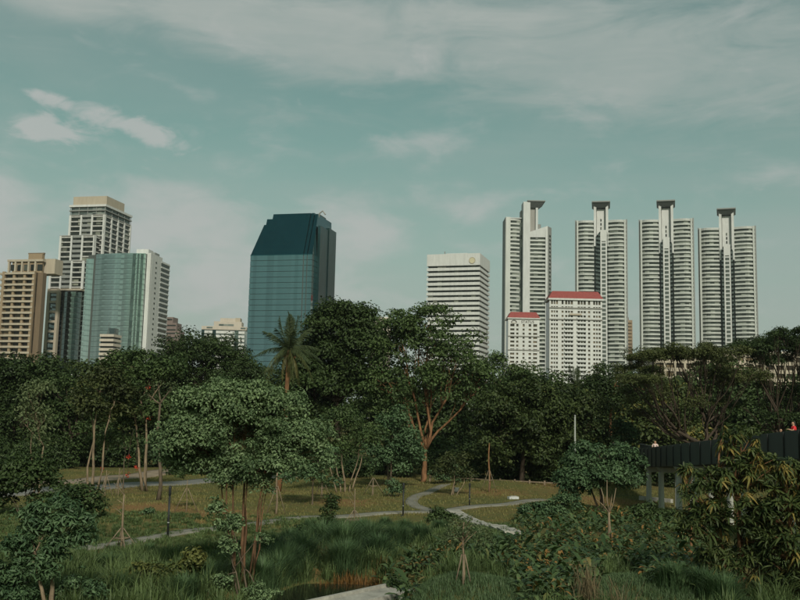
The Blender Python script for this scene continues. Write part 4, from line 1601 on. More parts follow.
umbrella('wide umbrella-shaped tree with dark tangled branches behind the walkway', 714, 98, 688, 62, 349, 14, 34,
         [(640, 386, 13), (655, 398, 15), (668, 388, 11), (690, 404, 14), (650, 415, 12), (675, 420, 12), (705, 392, 10), (735, 384, 10), (712, 374, 11), (640, 402, 12), (632, 392, 10), (725, 402, 9)], 'l_olive', .22)
umbrella('dark umbrella-shaped tree behind the walkway, the taller and denser of the two', 778, 101, 797, 56, 334, 14, 30,
         [(800, 392, 18), (780, 402, 16), (822, 388, 18), (765, 418, 14), (795, 422, 18), (830, 410, 20), (750, 405, 10), (770, 385, 11)], 'l_dark', .25)
tree('bare_forked_tree', 'leafless forked tree stump standing before the dome-shaped tree', (158, 500), None,
     [(147, 395, 5, 5), (170, 390, 5, 4), (158, 385, 4, 4)], size=.5, dens=.2, per=10, leaf=.2, wid=.1, mat='l_pale', bk='bark', trunk_r=.15, fork=.72, limb_sag=0)
tree('blossoming_tree', 'tree with V-shaped trunks and scattered red blossoms beside the road', (147, 491), None,
     [(130, 368, 28, 18), (150, 386, 25, 20), (118, 392, 20, 20), (150, 412, 20, 14), (165, 375, 16, 16), (128, 418, 18, 14)],
     size=.85, dens=.5, per=75, leaf=.32, wid=.17, mat='l_mid', bk='bark_pale', trunk_r=.16, stems=2, spread=.4, fork=.5, stem_px=[147, 139])
tree('three_stemmed_tree', 'tree with three slim pale stems beside the road', (92, 493), None,
     [(102, 386, 18, 14), (84, 404, 14, 13), (114, 402, 15, 15), (98, 410, 20, 11)], size=.85, dens=.5, per=75, leaf=.32, wid=.17, mat='l_olive', bk='bark_pale',
     trunk_r=.13, stems=3, fork=.62, stem_px=[92, 88, 100])
tree('slender_pale_tree', 'slender pale tree with many upright bare branches at the left shrubbery', (36, 497), None,
     [(28, 395, 7, 12), (42, 392, 8, 12), (34, 412, 12, 14), (46, 418, 8, 12), (22, 420, 6, 12), (38, 440, 12, 14)], size=.7, dens=.3, per=32, leaf=.26, wid=.13, mat='l_pale', bk='bark_pale',
     trunk_r=.09, stems=2, fork=.35, spread=.3, limb_sag=-.02, twigs=1.4, fill=.2)
tree('thin_stemmed_tree', 'thin-stemmed young tree between pale stems and V-shaped trunks', (122, 490), None,
     [(120, 428, 16, 14), (110, 444, 12, 10), (132, 440, 12, 10)], size=.8, dens=.45, per=60, leaf=.28, wid=.15, mat='l_mid', bk='bark', trunk_r=.06)
tree('drooping_tree', 'blue-green tree with drooping rounded crown on the lawn edge', (392, 487), None,
     [(393, 428, 20, 14), (376, 444, 15, 15), (406, 450, 14, 20), (390, 462, 20, 12)], size=.75, dens=.6, per=85, leaf=.3, wid=.15, mat='l_teal', trunk_r=.14)
tree('clustered_stem_tree', 'small tree with clustered pale crossing stems on the lawn edge', (345, 492), None,
     [(340, 424, 22, 14), (322, 440, 15, 14), (364, 440, 16, 11), (345, 452, 18, 8)], size=.7, dens=.5, per=70, leaf=.27, wid=.14, mat='l_mid', bk='bark_pale', trunk_r=.1, stems=5, fork=.55,
     stem_px=[345, 338, 352, 357, 332])
tree('bushy_young_tree', 'bushy young tree just beyond the big rounded tree on the lawn', (312, 505), None,
     [(312, 452, 20, 20), (320, 474, 15, 13), (300, 470, 12, 16)], size=.65, dens=.6, per=75, leaf=.26, wid=.13, mat='l_teal', trunk_r=.08)
tree('low_lawn_tree', 'low twiggy tree on the lawn beside the bare soil patch', (451, 495), None,
     [(455, 466, 16, 12), (444, 474, 10, 9), (464, 478, 8, 8)], size=.55, dens=.45, per=48, leaf=.22, wid=.12, mat='l_olive', bk='bark_pale', trunk_r=.08, stems=3, stem_px=[451, 455, 459])
tree('leafy_low_tree', 'leafy low tree hiding the far end of the walkway', (602, 512), None,
     [(602, 456, 28, 12), (578, 468, 18, 15), (624, 466, 16, 11), (600, 478, 34, 13), (572, 488, 20, 10)], size=.6, dens=.6, per=90, leaf=.28, wid=.13, mat='l_teal', trunk_r=.12, stems=3, spread=.3, droop=.5)
tree('small_round_tree', 'small bright green tree just above the walkway end', 624, 104,
     [(622, 428, 8, 7), (630, 434, 7, 7), (625, 440, 9, 6)], size=.6, dens=.55, per=60, leaf=.3, wid=.15, mat='l_teal', trunk_r=.08)
shrub('dark_hedge_bush', 'dark bush at the far edge below the slender pale tree', (22, 516), [(18, 478, 30, 20), (45, 490, 22, 16), (-10, 490, 25, 20)], .8, 100, .28, .15, 'l_dark')
shrub('dark_lawn_bush', 'dark leafy bush beside the grassy bank below the road', (78, 520), [(78, 500, 17, 13), (90, 508, 10, 8), (62, 498, 14, 10)], .6, 90, .24, .13, 'l_mid')
shrub('low_shade_bush', 'low rounded bush at the foot of the spreading tree', (438, 484), [(436, 474, 10, 7), (450, 472, 10, 8)], .6, 70, .26, .15, 'l_teal')
shrub('small_lawn_bush', 'small bush beside the lamp post at the path fork', (392, 497), [(393, 489, 9, 6)], .45, 60, .22, .12, 'l_teal')
shrub('tiny_lawn_bush', 'tiny pale bush alone on the grassy bank', (147, 515), [(147, 511, 4, 3.5)], .25, 40, .16, .08, 'l_teal')


# --- red blossoms on the blossoming tree
def blossoms():
    root = [o for o in COL.objects if o.name == 'blossoming_tree'][0]
    bx = root.location
    for px, py in ((148, 388), (149, 417), (128, 457), (136, 467), (128, 475), (103, 469)):
        p = at(px, py, bx.y - 1.0)
        C = rng.normal(size=(22, 3)) * np.array([[.09, .09, .10]])
        V, T, A = leaf_geo(C, unit(22), .16, .10)
        link('blossom_cluster', np_mesh('blossom_cluster', V, T, M['blossom'], A), root, p - bx)
        if py > 440:
            MB().tube(bent(Vector((0, 0, 0)), Vector((random.uniform(-.4, .4), .5, 2.2)), .05, 4), [.02] * 5, 4).build('blossom_stem', M['bark_dark'], root, loc=p - bx)


blossoms()


# --- coconut palm
def frond_mesh(length, droop, n=26, mat='l_palm', seed=0):
    r = np.random.default_rng(seed)
    V, T, A = [], [], []
    pts = []
    for i in range(n + 1):
        t = i / n
        pts.append(Vector((length * (t - .12 * t * t), 0, length * (.30 * t * (1 - droop) - droop * .75 * t * t))))
    mb = MB().tube(pts, [.045 * (1 - .85 * i / n) + .006 for i in range(n + 1)], 4)
    for f in mb.f:
        if len(f) == 4:
            T += [(f[0], f[1], f[2]), (f[0], f[2], f[3])]
    V = [tuple(v) for v in mb.v]
    A = [.9] * len(V)
    for i in range(2, n):
        t = i / n
        tan = (pts[i + 1] - pts[i - 1]).normalized()
        ll = length * .22 * math.sin(math.pi * min(1, t * .85 + .15)) ** .6 * r.uniform(.85, 1.15)
        for sg in (-1, 1):
            for q in (0, .5):
                if q and r.uniform() < .45:
                    continue
                base = pts[i] + tan * (q * length / n)
                d = (Vector((0, sg, 0)) * .75 + tan * .55 + Vector((0, 0, -.35 - droop * .5 + r.uniform(-.15, .15)))).normalized()
                w = tan * .026
                tip = base + d * ll + Vector((0, 0, -ll * .22))
                mid = base + d * ll * .55
                b = len(V)
                V += [tuple(base - w), tuple(base + w), tuple(mid + w), tuple(mid - w), tuple(tip)]
                T += [(b, b + 1, b + 2), (b, b + 2, b + 3), (b + 3, b + 2, b + 4)]
                A += [r.uniform(0, 1)] * 5
    return np_mesh('frond', np.array(V), np.array(T), M[mat], np.array(A))


def palm(label, px, pyc, Y, length, nf=24, trunk=True, group=None):
    s = Y / F
    c_ = at(px, pyc, Y)
    base = Vector((c_.x - .5, Y, float(gz(c_.x, Y))))
    root = empty('palm_tree', base, 0, label, 'palm', group)
    ctr = Vector((c_.x - base.x, 0, c_.z - base.z))
    pts = [Vector((0, 0, -.1)).lerp(ctr, t) + Vector((.35 * math.sin(t * 3), 0, 0)) * (1 - t) for t in np.linspace(0, 1, 9)]
    MB().tube(pts, [.26 - .09 * i / 8 for i in range(9)], 9).build('trunk', M['bark_red'], root, True)
    ms = [frond_mesh(length, d_, seed=k, mat='l_palm' if k < 3 else 'l_palm_mid') for k, d_ in enumerate((-.15, .25, .7, 1.1))]
    old = frond_mesh(length * .85, 1.25, mat='l_palm_old', seed=9)
    for k in range(nf):
        lev = k / nf
        me = ms[min(3, int(lev * 4))]
        tilt = (-62 + 78 * lev) + random.uniform(-8, 8)
        link('frond', me, root, ctr, (0, R(tilt), k * 2.399 + random.uniform(-.2, .2)), (random.uniform(.85, 1.1),) * 3)
    for k in range(7):
        link('dead_frond', old, root, ctr - Vector((0, 0, .25)), (0, R(18 + random.uniform(-5, 25)), k * .9 + .3), (random.uniform(.6, .9),) * 3)
    C = rng.normal(size=(14, 3)) * .25
    mb = MB()
    for q in C:
        a = 0.13
        ico = [(0, 0, a * 1.2), (a, 0, 0), (0, a, 0), (-a, 0, 0), (0, -a, 0), (0, 0, -a * 1.2)]
        mb.add([(x + q[0], y + q[1], z + q[2] * .5 - .5) for x, y, z in ico], [(0, 1, 2), (0, 2, 3), (0, 3, 4), (0, 4, 1), (5, 2, 1), (5, 3, 2), (5, 4, 3), (5, 1, 4)])
    mb.build('nut_bunch', M['bark_red'], root, True, ctr)
    return root


palm('tall coconut palm with drooping fronds in front of the blue-green glass tower', 289, 350, 84, 3.25, 26)
palm('dark palm crown poking up before the large red-roofed hotel', 576, 386, 122, 2.7, 18)


# --- the big rounded foreground tree and its creeper
tree('rounded_foreground_tree', 'big rounded small-leaved tree with several reddish stems above the tall grass', (241, 604), None,
     [(240, 436, 58, 34), (192, 442, 34, 26), (294, 446, 36, 26), (240, 402, 38, 18), (182, 460, 22, 14), (304, 460, 24, 13), (214, 466, 34, 14), (262, 468, 34, 14), (270, 408, 34, 18), (205, 408, 30, 16), (240, 482, 28, 9)],
     size=.36, dens=.70, per=84, leaf=.13, wid=.07, mat='l_fore', bk='bark_stem', trunk_r=.065, stems=9, stem_px=[241, 226, 250, 233, 257, 246, 229, 238, 253], fork=.62, spread=.4, twigs=.6, low=-.35, fill=.5, gaps=-.62)
shrub('trunk_creeper', 'glossy creeper wrapped round the stems of the big rounded tree', (243, 598),
      [(230, 524, 14, 10, -.2), (264, 538, 9, 7, -.2), (226, 545, 10, 8, -.2), (262, 594, 22, 8, -.4), (218, 508, 10, 7, -.1), (222, 580, 9, 7, -.3)], .22, 30, .13, .07, 'l_fore', dens=.5, fill=.2, cat='creeper')

shrub('meadow_bush', 'low dark green bush in the tall grass beyond the sedge', (300, 541), [(300, 533, 11, 6), (310, 537, 7, 4)], .3, 50, .17, .08, 'l_mid')
shrub('path_bush', 'rounded green bush at the junction of slab path and grey path', (438, 523), [(438, 516, 10, 5), (448, 519, 7, 4)], .3, 50, .18, .08, 'l_mid')
shrub('bed_edge_bush', 'leafy dark bush at the head of the broad-leaved bed', (532, 521), [(534, 512, 14, 7), (552, 510, 14, 8), (566, 506, 12, 9)], .4, 60, .22, .10, 'l_teal')
shrub('column_bush', 'dark bush crowding the feet of the walkway columns', (668, 524), [(662, 516, 12, 6), (682, 520, 14, 7), (645, 512, 10, 5)], .4, 60, .24, .11, 'l_mid')
shrub('boardwalk_bush', 'dark glossy bush at the corner of the concrete boardwalk', (398, 606), [(396, 588, 10, 8), (408, 594, 9, 7), (388, 598, 7, 5)], .25, 55, .18, .085, 'l_mid')
# --- bottom-left trees and shrubs
tree('blue_green_young_tree', 'young blue-green tree with layered crown growing beside the leaning bare branches', (50, 612), None,
     [(46, 511, 22, 9), (26, 527, 17, 11), (72, 524, 16, 10), (44, 534, 18, 8), (14, 552, 18, 12), (66, 548, 18, 10), (36, 558, 20, 9), (84, 536, 9, 8), (58, 572, 18, 8), (20, 576, 16, 9)],
     size=.30, dens=.46, per=44, leaf=.21, wid=.07, mat='l_teal', bk='bark_pale', trunk_r=.10, stems=2, spread=.15, fork=.5, droop=.5)
shrub('blue_green_bush', 'round blue-green bush beside the trunk of the layered young tree', (82, 606), [(80, 588, 16, 9), (92, 594, 10, 7), (66, 594, 10, 7)], .28, 70, .15, .075, 'l_teal')
shrub('corner_bush', 'leafy blue-green bush under the leaning bare branches', (6, 612), [(6, 588, 18, 12), (-14, 575, 16, 14), (22, 596, 12, 8)], .3, 80, .16, .08, 'l_teal')
shrub('yellow_green_shrub', 'yellow-green shrub with rusty leaves beside the grassy slope', (150, 592), [(148, 577, 20, 9), (178, 567, 16, 7), (124, 590, 18, 8), (197, 562, 8, 4)], .3, 80, .17, .085, 'l_yellow')


def leaning_branches():
    a = gp(36, 606)
    root = empty('leaning_branch', a, 0, 'bare pale branch leaning across the blue-green bushes', 'branch')
    s = a.y / F
    q = lambda px, py: at(px, py, a.y) - a
    MB().tube([q(38, 604), q(20, 590), q(4, 572), q(-6, 560)], [.05, .045, .035, .02], 6).build('stem', M['bark_pale'], root, True)
    MB().tube([q(20, 590), q(32, 577)], [.03, .015], 5).build('side_branch', M['bark_pale'], root, True)
    MB().tube([q(22, 590), q(52, 589.5)], [.022, .014], 5).build('side_branch', M['bark_pale'], root, True)


leaning_branches()


# --- trees with big whorls of leaves at the right
def rosette_mesh(n, length, wid, seed, hang, warm=0.0):
    r = np.random.default_rng(seed)
    V, T, A = [], [], []
    for k in range(n):
        az = k * 2.399 + r.uniform(-.2, .2)
        lev = k / n
        el = (1.1 - 1.5 * lev) + r.uniform(-.2, .2)
        d = Vector((math.cos(az) * math.cos(el), math.sin(az) * math.cos(el), math.sin(el)))
        side = Vector((-math.sin(az), math.cos(az), 0))
        L = length * r.uniform(.75, 1.15)
        pts = []
        for i in range(4):
            t = (0.05, .38, .72, 1.0)[i]
            pts.append(d * L * t + Vector((0, 0, -hang * L * t * t)))
        ws = (.15, 1.0, .8, 0.0)
        b = len(V)
        for p, w in zip(pts[:3], ws[:3]):
            V += [tuple(p + side * wid * .5 * w + Vector((0, 0, wid * .12 * w))), tuple(p), tuple(p - side * wid * .5 * w + Vector((0, 0, wid * .12 * w)))]
        V.append(tuple(pts[3]))
        for i in range(2):
            o = b + 3 * i
            for q in (0, 1):
                T += [(o + q, o + q + 1, o + q + 4), (o + q, o + q + 4, o + q + 3)]
        T += [(b + 6, b + 7, b + 9), (b + 7, b + 8, b + 9)]
        tn = r.uniform(0, .75) + warm * r.uniform(.3, 1.0)
        A += [tn] * 10
    return np_mesh('leaf_whorl', np.array(V), np.array(T), M['l_rosette'], np.array(A))


WH = [rosette_mesh(15, .40, .09, 1, .35), rosette_mesh(17, .36, .082, 2, .6), rosette_mesh(14, .42, .095, 3, .25), rosette_mesh(16, .38, .085, 4, .9)]
WHY = [rosette_mesh(15, .38, .085, 5, .9, .55), rosette_mesh(14, .34, .08, 6, 1.2, .75)]


def whorl_tree(label, base_px, lobes, n, stems):
    base = gp(*base_px)
    Y = base.y
    s = Y / F
    root = empty('whorl_leaved_tree', base, 0, label, 'tree')
    L = px_lobes(lobes, Y, base, .9)
    tips = []
    vol = np.array([l[3] * l[5] for l in L])
    for k in range(n):
        l = L[rng.choice(len(L), p=vol / vol.sum())]
        d = unit(1)[0]
        d[2] = abs(d[2]) * .9 - .35 * (rng.uniform() < .5)
        d /= np.linalg.norm(d)
        r = rng.uniform(.62, 1.0)
        tips.append(Vector((l[0] + d[0] * l[3] * r, l[1] + d[1] * l[4] * r, l[2] + d[2] * l[5] * r)))
    forks = []
    for i, px in enumerate(stems):
        t = MB()
        x0 = (px - base_px[0]) * s
        h = max(l[2] for l in L)
        pts = [Vector((x0 + .08 * math.sin(q * 5 + i), .1 * i, -.1 + h * q)) for q in np.linspace(0, .95, 9)]
        t.tube(pts, [.085 * (1 - .075 * q) for q in range(9)], 8)
        t.build('trunk', M['bark_red'], root, True)
        forks.append(pts)
    ht = max(l[2] + l[5] for l in L)
    tw = MB()
    for tp in tips:
        pts = min(forks, key=lambda f: abs(f[0].x - tp.x))
        o = min(pts, key=lambda p: abs(p.z - (tp.z - .6)))
        tw.tube(bent(o, tp, -.04, 3, .05), [.028, .022, .017, .011], 4)
        if tp.z > 0.1:
            warm = random.random() < (.16 + .9 * max(0, tp.z / ht - .4))
            link('leaf_whorl', random.choice(WHY if warm else WH), root, tp, (random.uniform(-.5, .5), random.uniform(-.5, .5), random.uniform(0, 6.28)), (random.uniform(.8, 1.2),) * 3)
    tag(tw.build('twig_mass', M['bark_red'], root, True), kind='stuff')
    if n > 50:
        cl = lobe_clumps(L, .34, .16, -.8, .2)
        V, T, A = crown_geo(cl, 18, .30, .075, droop=.7)
        tag(link('inner_leaf_mass', np_mesh('inner_leaf_mass', V, T, M['l_rosette'], A * .8), root), kind='stuff')
    return root


whorl_tree('tall tree of drooping green and yellow leaf whorls in front of the walkway', (735, 596),
           [(738, 443, 20, 20), (716, 484, 25, 20), (755, 472, 24, 26), (735, 510, 38, 28), (702, 528, 26, 26), (762, 530, 26, 28), (735, 565, 44, 22), (692, 505, 12, 16), (738, 480, 26, 30), (712, 588, 26, 12), (758, 588, 28, 12)], 299, [738, 724, 745])
whorl_tree('tree of green leaf whorls beside the taller yellow-tinged whorl tree', (796, 604),
           [(795, 475, 20, 16), (790, 510, 24, 26), (815, 500, 26, 30), (785, 550, 24, 28), (805, 585, 30, 24)], 230, [792, 806])
whorl_tree('low orange-tinted sapling of leaf whorls by the walkway columns', (690, 560),
           [(690, 472, 10, 8), (688, 489, 10, 7)], 26, [690])


# --- bare and staked saplings
def staked(label, base_px, top_py, stakes=3, stake_h=.45, spread_px=13, crown=None, mat='l_dark', bar=True, lean=0.0, tr=.05, branches=0, bk='bark_pale', group=None, name='staked_sapling', leaf=.16, per=45, csize=.35, rstake=.025):
    b = gp(*base_px)
    Y = b.y
    s = Y / F
    root = empty(name, b, 0, label, 'sapling', group)
    h = at(base_px[0], top_py, Y).z - b.z
    top = Vector((lean * s, 0, h))
    pts = bent((0, 0, -.1), top, 0, 5, .015)
    MB().tube(pts, [tr * (1 - .1 * i) for i in range(6)], 7).build('trunk', M[bk], root, True)
    hs = h * stake_h
    for k in range(stakes):
        a = 2 * math.pi * k / stakes + .45
        foot = Vector((math.cos(a) * spread_px * s, math.sin(a) * spread_px * s * .8, 0))
        foot.z = float(gz(b.x + foot.x, b.y + foot.y)) - b.z - .06
        topk = Vector((math.cos(a) * .06, math.sin(a) * .06, hs * 1.06))
        MB().tube([foot, topk], rstake, 6).build('stake', M['stake'], root, True)
    if bar:
        for k in range(stakes):
            a0, a1 = (2 * math.pi * q / stakes + .45 for q in (k, k + 1))
            r = spread_px * s * .42
            MB().tube([(math.cos(a0) * r * 1.25, math.sin(a0) * r, hs * .56), (math.cos(a1) * r * 1.25, math.sin(a1) * r, hs * .56)], rstake * .8, 5).build('crossbar', M['stake'], root, True)
    for k in range(branches):
        z = h * random.uniform(.55, .98)
        a = random.uniform(0, 6.28)
        L = h * random.uniform(.18, .34)
        MB().tube(bent((top.x * z / h, 0, z), (math.cos(a) * L * .7, math.sin(a) * L * .5, z + L * random.uniform(.4, 1)), .05, 3), [tr * .4, tr * .3, tr * .2, tr * .1], 5).build('branch', M[bk], root, True)
    if crown:
        L = px_lobes(crown, Y, b, .9)
        cl = lobe_clumps(L, csize, .5, -.8, .3)
        V, T, A = crown_geo(cl, per, leaf, leaf * .5)
        link('crown', np_mesh('crown', V, T, M[mat], A), root)
    return root


staked('bare staked sapling with crossbars standing at the bend of the bank path', (121, 549), 494, 4, .36, 17, branches=4, tr=.07)
staked('thin sapling between two pale stakes under the rounded tree', (186, 512), 480, 2, .7, 12, bar=False, tr=.04, crown=[(186, 474, 10, 7)], mat='l_mid')
staked('staked sapling trunk behind the red stems of the rounded tree', (276, 514), 470, 2, .6, 10, bar=False, tr=.09, bk='bark_pale')
staked('little dark leafy sapling tied to short stakes on tall grass', (330, 534), 495, 3, .5, 8, crown=[(330, 508, 9, 8), (333, 498, 6, 5), (326, 517, 8, 5)], mat='l_dark', tr=.07)
staked('bare broken sapling within a wide square of stakes on tall grass', (354, 530), 489, 4, .45, 17, tr=.05, branches=2)
staked('stump within an A-shaped pale timber frame on the lawn', (373, 495), 478, 3, .95, 12, tr=.05)
staked('thick stump wrapped in stakes at the foot of the drooping tree', (388, 485), 462, 3, .9, 7, tr=.15, bar=False)
staked('tall bare trunk held by three stakes on the bare soil mound', (489, 486), 443, 3, .42, 9, tr=.10, bk='bark_red')
staked('feathery olive sapling with tripod stakes on the rounded grass mound', (463, 584), 522, 3, .45, 9, bar=False, crown=[(462, 535, 22, 10), (448, 542, 14, 8), (478, 540, 16, 8), (464, 522, 10, 7)], mat='l_pale', tr=.05, branches=10, leaf=.10, per=26, csize=.3, rstake=.025)
staked('staked sapling with crossed props beside the three slim stems', (105, 497), 470, 3, .7, 8, tr=.05, branches=3)
staked('young sapling propped by stakes beside the V-shaped trunks', (118, 496), 468, 3, .6, 7, tr=.05, branches=3)
staked('leafy sapling propped beside the clustered pale stems', (322, 497), 470, 3, .6, 9, tr=.06, crown=[(322, 478, 8, 6)], mat='l_mid')


def bare_sapling():
    b = gp(608, 545)
    Y = b.y
    root = empty('bare_sapling', b, 0, 'pale leafless sapling with forked upright branches among the broad-leaved plants', 'sapling')
    q = lambda px, py, dy=0: at(px, py, Y + dy) - b
    MB().tube([q(608, 548), q(609, 528), q(609, 512)], [.07, .06, .05], 7).build('trunk', M['bark_pale'], root, True)
    MB().tube([q(613, 548, .2), q(610, 528), q(609, 512)], [.05, .045, .04], 7).build('trunk', M['bark_pale'], root, True)
    for pts in ([(609, 513), (604, 506), (596, 499)], [(609, 513), (607, 500), (607, 480)], [(609, 513), (613, 505), (616, 488)], [(609, 513), (611, 503), (612, 494)], [(604, 506), (603, 495), (601, 488)]):
        MB().tube([q(*p) for p in pts], [.04, .03, .015], 6).build('branch', M['bark_pale'], root, True)


bare_sapling()


# --- lamps
def lamp_post(label, base_px, top_py, mat='black_metal', r=.055, group='slim lamp posts'):
    b = gp(*base_px)
    h = at(base_px[0], top_py, b.y).z - b.z
    root = empty('lamp_post', b, 0, label, 'lamp post', group)
    pl = MB().tube([(0, 0, -.2), (0, 0, h * .82)], r, 10).build('pole', M[mat], root, True)
    MB().tube([(0, 0, h * .82), (0, 0, h * .84), (0, 0, h * .97), (0, 0, h)], [r * 1.05, r * 1.35, r * 1.35, r * 1.1], 10).build('lamp_head', M[mat], root, True)
    MB().tube([(0, 0, h * .30), (0, 0, h * .32)], r * 1.12, 10).build('collar', M['pale_metal'], pl, True)
    MB().box(-.14, .14, -.14, .14, -.1, .05).build('base_plate', M[mat], root)


lamp_post('black lamp post at the bank path, between the yellow-green shrub and the road', (167.5, 539), 486)
lamp_post('black lamp post at the path fork beside the small bush', (403, 516), 483)
lamp_post('black lamp post beside the low twiggy lawn tree', (469.5, 506), 483)


def pale_pole():
    Y = 92
    p = at(575, 470, Y)
    b = Vector((p.x, Y, float(gz(p.x, Y))))
    h = at(575, 416, Y).z - b.z
    root = empty('street_pole', b, 0, 'tall pale metal pole in front of the olive dark tree', 'pole')
    MB().tube([(0, 0, -.2), (0, 0, h)], [.09, .07], 10).build('pole', M['pale_metal'], root, True)
    MB().tube([(0, 0, h), (0, 0, h + .10)], [.10, .085], 10).build('cap', M['pale_metal'], root, True)
    MB().box(-.22, .22, -.22, .22, -.1, .08).build('base_plate', M['pale_metal'], root)


pale_pole()


def lawn_bits():
    b = gp(456, 492)
    root = empty('white_pot', b, 0, 'small white round pot at the foot of the low lawn tree', 'pot')
    MB().tube([(0, 0, 0), (0, 0, .12), (0, 0, .3), (0, 0, .34)], [.16, .22, .26, .28], 12).build('body', M['white'], root, True)
    MB().tube([(0, 0, .34), (0, 0, .38)], .30, 12).build('rim', M['white2'], root, True)
    b = gp(513, 499)
    root = empty('concrete_block', b, .4, 'pale concrete block lying on the bare soil mound', 'block')
    MB().box(-.45, .45, -.2, .2, -.05, .2).build('body', M['white2'], root)
    MB().box(-.3, .3, -.12, .12, .2, .26).build('top', M['concrete'], root)
    # low pale fence rail under the dark trees
    a, c_ = gp(430, 482), gp(560, 487)
    d = c_ - a
    root = empty('low_rail_fence', a, math.atan2(d.y, d.x), 'low pale rail fence in the shade behind the staked bare trunk', 'fence')
    L = Vector((d.x, d.y)).length
    n = 9
    for k in range(n + 1):
        MB().box(L * k / n - .07, L * k / n + .07, -.07, .07, -.2, .75).build('post', M['stake'], root)
    for k in range(n):
        MB().box(L * k / n + .08, L * (k + 1) / n - .08, -.03, .03, .5, .62).build('rail', M['stake'], root)
    a, c_ = gp(640, 500), gp(672, 503)
    d = c_ - a
    root = empty('low_kerb_wall', a, math.atan2(d.y, d.x), 'low pale kerb wall behind the walkway columns', 'wall')
    L = Vector((d.x, d.y)).length
    for k in range(4):
        MB().box(L * k / 4 + .01, L * (k + 1) / 4 - .01, -.15, .15, -.2, .35).build('kerb_stone', M['concrete'], root)


lawn_bits()


# ------------------------------------------------------------------ elevated walkway
def walkway():
    ctl = [(880, 42, 419.5), (830, 46.5, 426), (800, 49.5, 430), (770, 53, 433.5), (735, 57, 437.5), (700, 61.5, 441.5), (680, 65.5, 444), (660, 71, 446.5),
           (648, 76, 448), (637, 81, 448.3), (627, 86.5, 447), (619, 93, 445), (611, 101, 443)]
    P = [at(px, py, Y) for px, Y, py in ctl]
    # resample every ~1.7 m
    fine = []
    for a, b in zip(P[:-1], P[1:]):
        n = max(1, round((b - a).length / 1.75))
        fine += [a.lerp(b, k / n) for k in range(n)]
    fine.append(P[-1])
    for _ in range(3):
        fine = [fine[0]] + [(fine[i - 1] + fine[i] * 2 + fine[i + 1]) / 4 for i in range(1, len(fine) - 1)] + [fine[-1]]
    n = len(fine)
    nor = []
    for i in range(n):
        t = fine[min(i + 1, n - 1)] - fine[max(i - 1, 0)]
        v = Vector((t.y, -t.x, 0)).normalized()      # away from the camera side
        nor.append(v)
    Wd = 3.0
    mid = fine[n // 2]
    o = Vector((mid.x, mid.y, 0))
    root = empty('elevated_walkway', o, 0, 'curving elevated walkway with dark metal panel railings on pale columns', 'walkway')
    near = [p - o for p in fine]
    far = [p - o + v * Wd for p, v in zip(fine, nor)]
    def quadbox(a, b, v0, v1, t, z0, z1):
        mb = MB()
        vs = []
        for z in (z0, z1):
            vs += [a + Vector((0, 0, z)), b + Vector((0, 0, z)), b + v1 * t + Vector((0, 0, z)), a + v0 * t + Vector((0, 0, z))]
        return mb.add(vs, [(0, 3, 2, 1), (4, 5, 6, 7), (0, 1, 5, 4), (1, 2, 6, 5), (2, 3, 7, 6), (3, 0, 4, 7)])
    for i in range(n - 1):
        a, b = near[i], near[i + 1]
        d = (b - a) * .012
        rp = quadbox(a + d, b - d, nor[i], nor[i + 1], .05, -1.46, -.05).build('rail_panel', M['panel'], root)
        quadbox(a, b, nor[i], nor[i + 1], .16, -.05, .02).build('handrail', M['darkgrey'], rp)
        c_, e = far[i], far[i + 1]
        d = (e - c_) * .012
        rp = quadbox(c_ + d, e - d, -nor[i], -nor[i + 1], .05, -1.46, -.05).build('rail_panel', M['panel'], root)
        quadbox(c_, e, -nor[i], -nor[i + 1], .16, -.05, .02).build('handrail', M['darkgrey'], rp)
        quadbox(a + nor[i] * .06, b + nor[i + 1] * .06, nor[i], nor[i + 1], Wd - .12, -1.28, -1.13).build('deck_panel', M['grey'], root)
        quadbox(a + nor[i] * .06, b + nor[i + 1] * .06, nor[i], nor[i + 1], .22, -1.5, -1.29).build('edge_beam', M['black_metal'], root)
        quadbox(c_ - nor[i] * .06, e - nor[i + 1] * .06, -nor[i], -nor[i + 1], .22, -1.5, -1.29).build('edge_beam', M['black_metal'], root)
    for i in range(n):
        a = near[i] - nor[i] * .035
        MB().box(a.x - .03, a.x + .03, a.y - .04, a.y + .02, a.z - 1.45, a.z - .02).build('rail_post', M['black_metal'], root)
    # piers: cap beam and two columns each
    def pier(i, cols=(.35, 2.6)):
        v = nor[i]
        a = near[i]
        t = Vector((v.y, -v.x, 0))
        z = a.z - 1.5
        mb = MB()
        vs = []
        for zz, k in ((z - .38, .8), (z, 1.0)):
            c0 = a + v * (Wd * .5)
            for sa, sb in ((-1, -1), (1, -1), (1, 1), (-1, 1)):
                q = c0 + v * (sb * Wd * .48 * k) + t * (sa * .38)
                vs.append((q.x, q.y, zz))
        mb.add(vs, [(0, 3, 2, 1), (4, 5, 6, 7), (0, 1, 5, 4), (1, 2, 6, 5), (2, 3, 7, 6), (3, 0, 4, 7)]).build('pier_cap', M['col_concrete'], root)
        for f in cols:
            q = a + v * f
            zg = float(gz(q.x + o.x, q.y + o.y)) - .3
            cm = MB()
            vs = []
            for zz, r in ((zg, .23), (z - .39, .20)):
                for k in range(8):
                    w = 2 * math.pi * (k + .5) / 8
                    vs.append((q.x + r * math.cos(w), q.y + r * math.sin(w), zz))
            cm.add(vs, [tuple(range(8))[::-1], tuple(range(8, 16))] + [(k, (k + 1) % 8, 8 + (k + 1) % 8, 8 + k) for k in range(8)])
            cm.build('column', M['col_concrete'], root)

    def nearest(px):
        best, bi = 1e9, 0
        for i, p in enumerate(fine):
            v = Vector(p) - Vector((0, 0, EYE))
            d = v.dot(FWD)
            x = 400 + F * v.dot(RGT) / d
            if abs(x - px) < best:
                best, bi = abs(x - px), i
        return bi
    for px in (672, 656, 643, 693, 735, 790):
        pier(nearest(px))
    return fine, nor


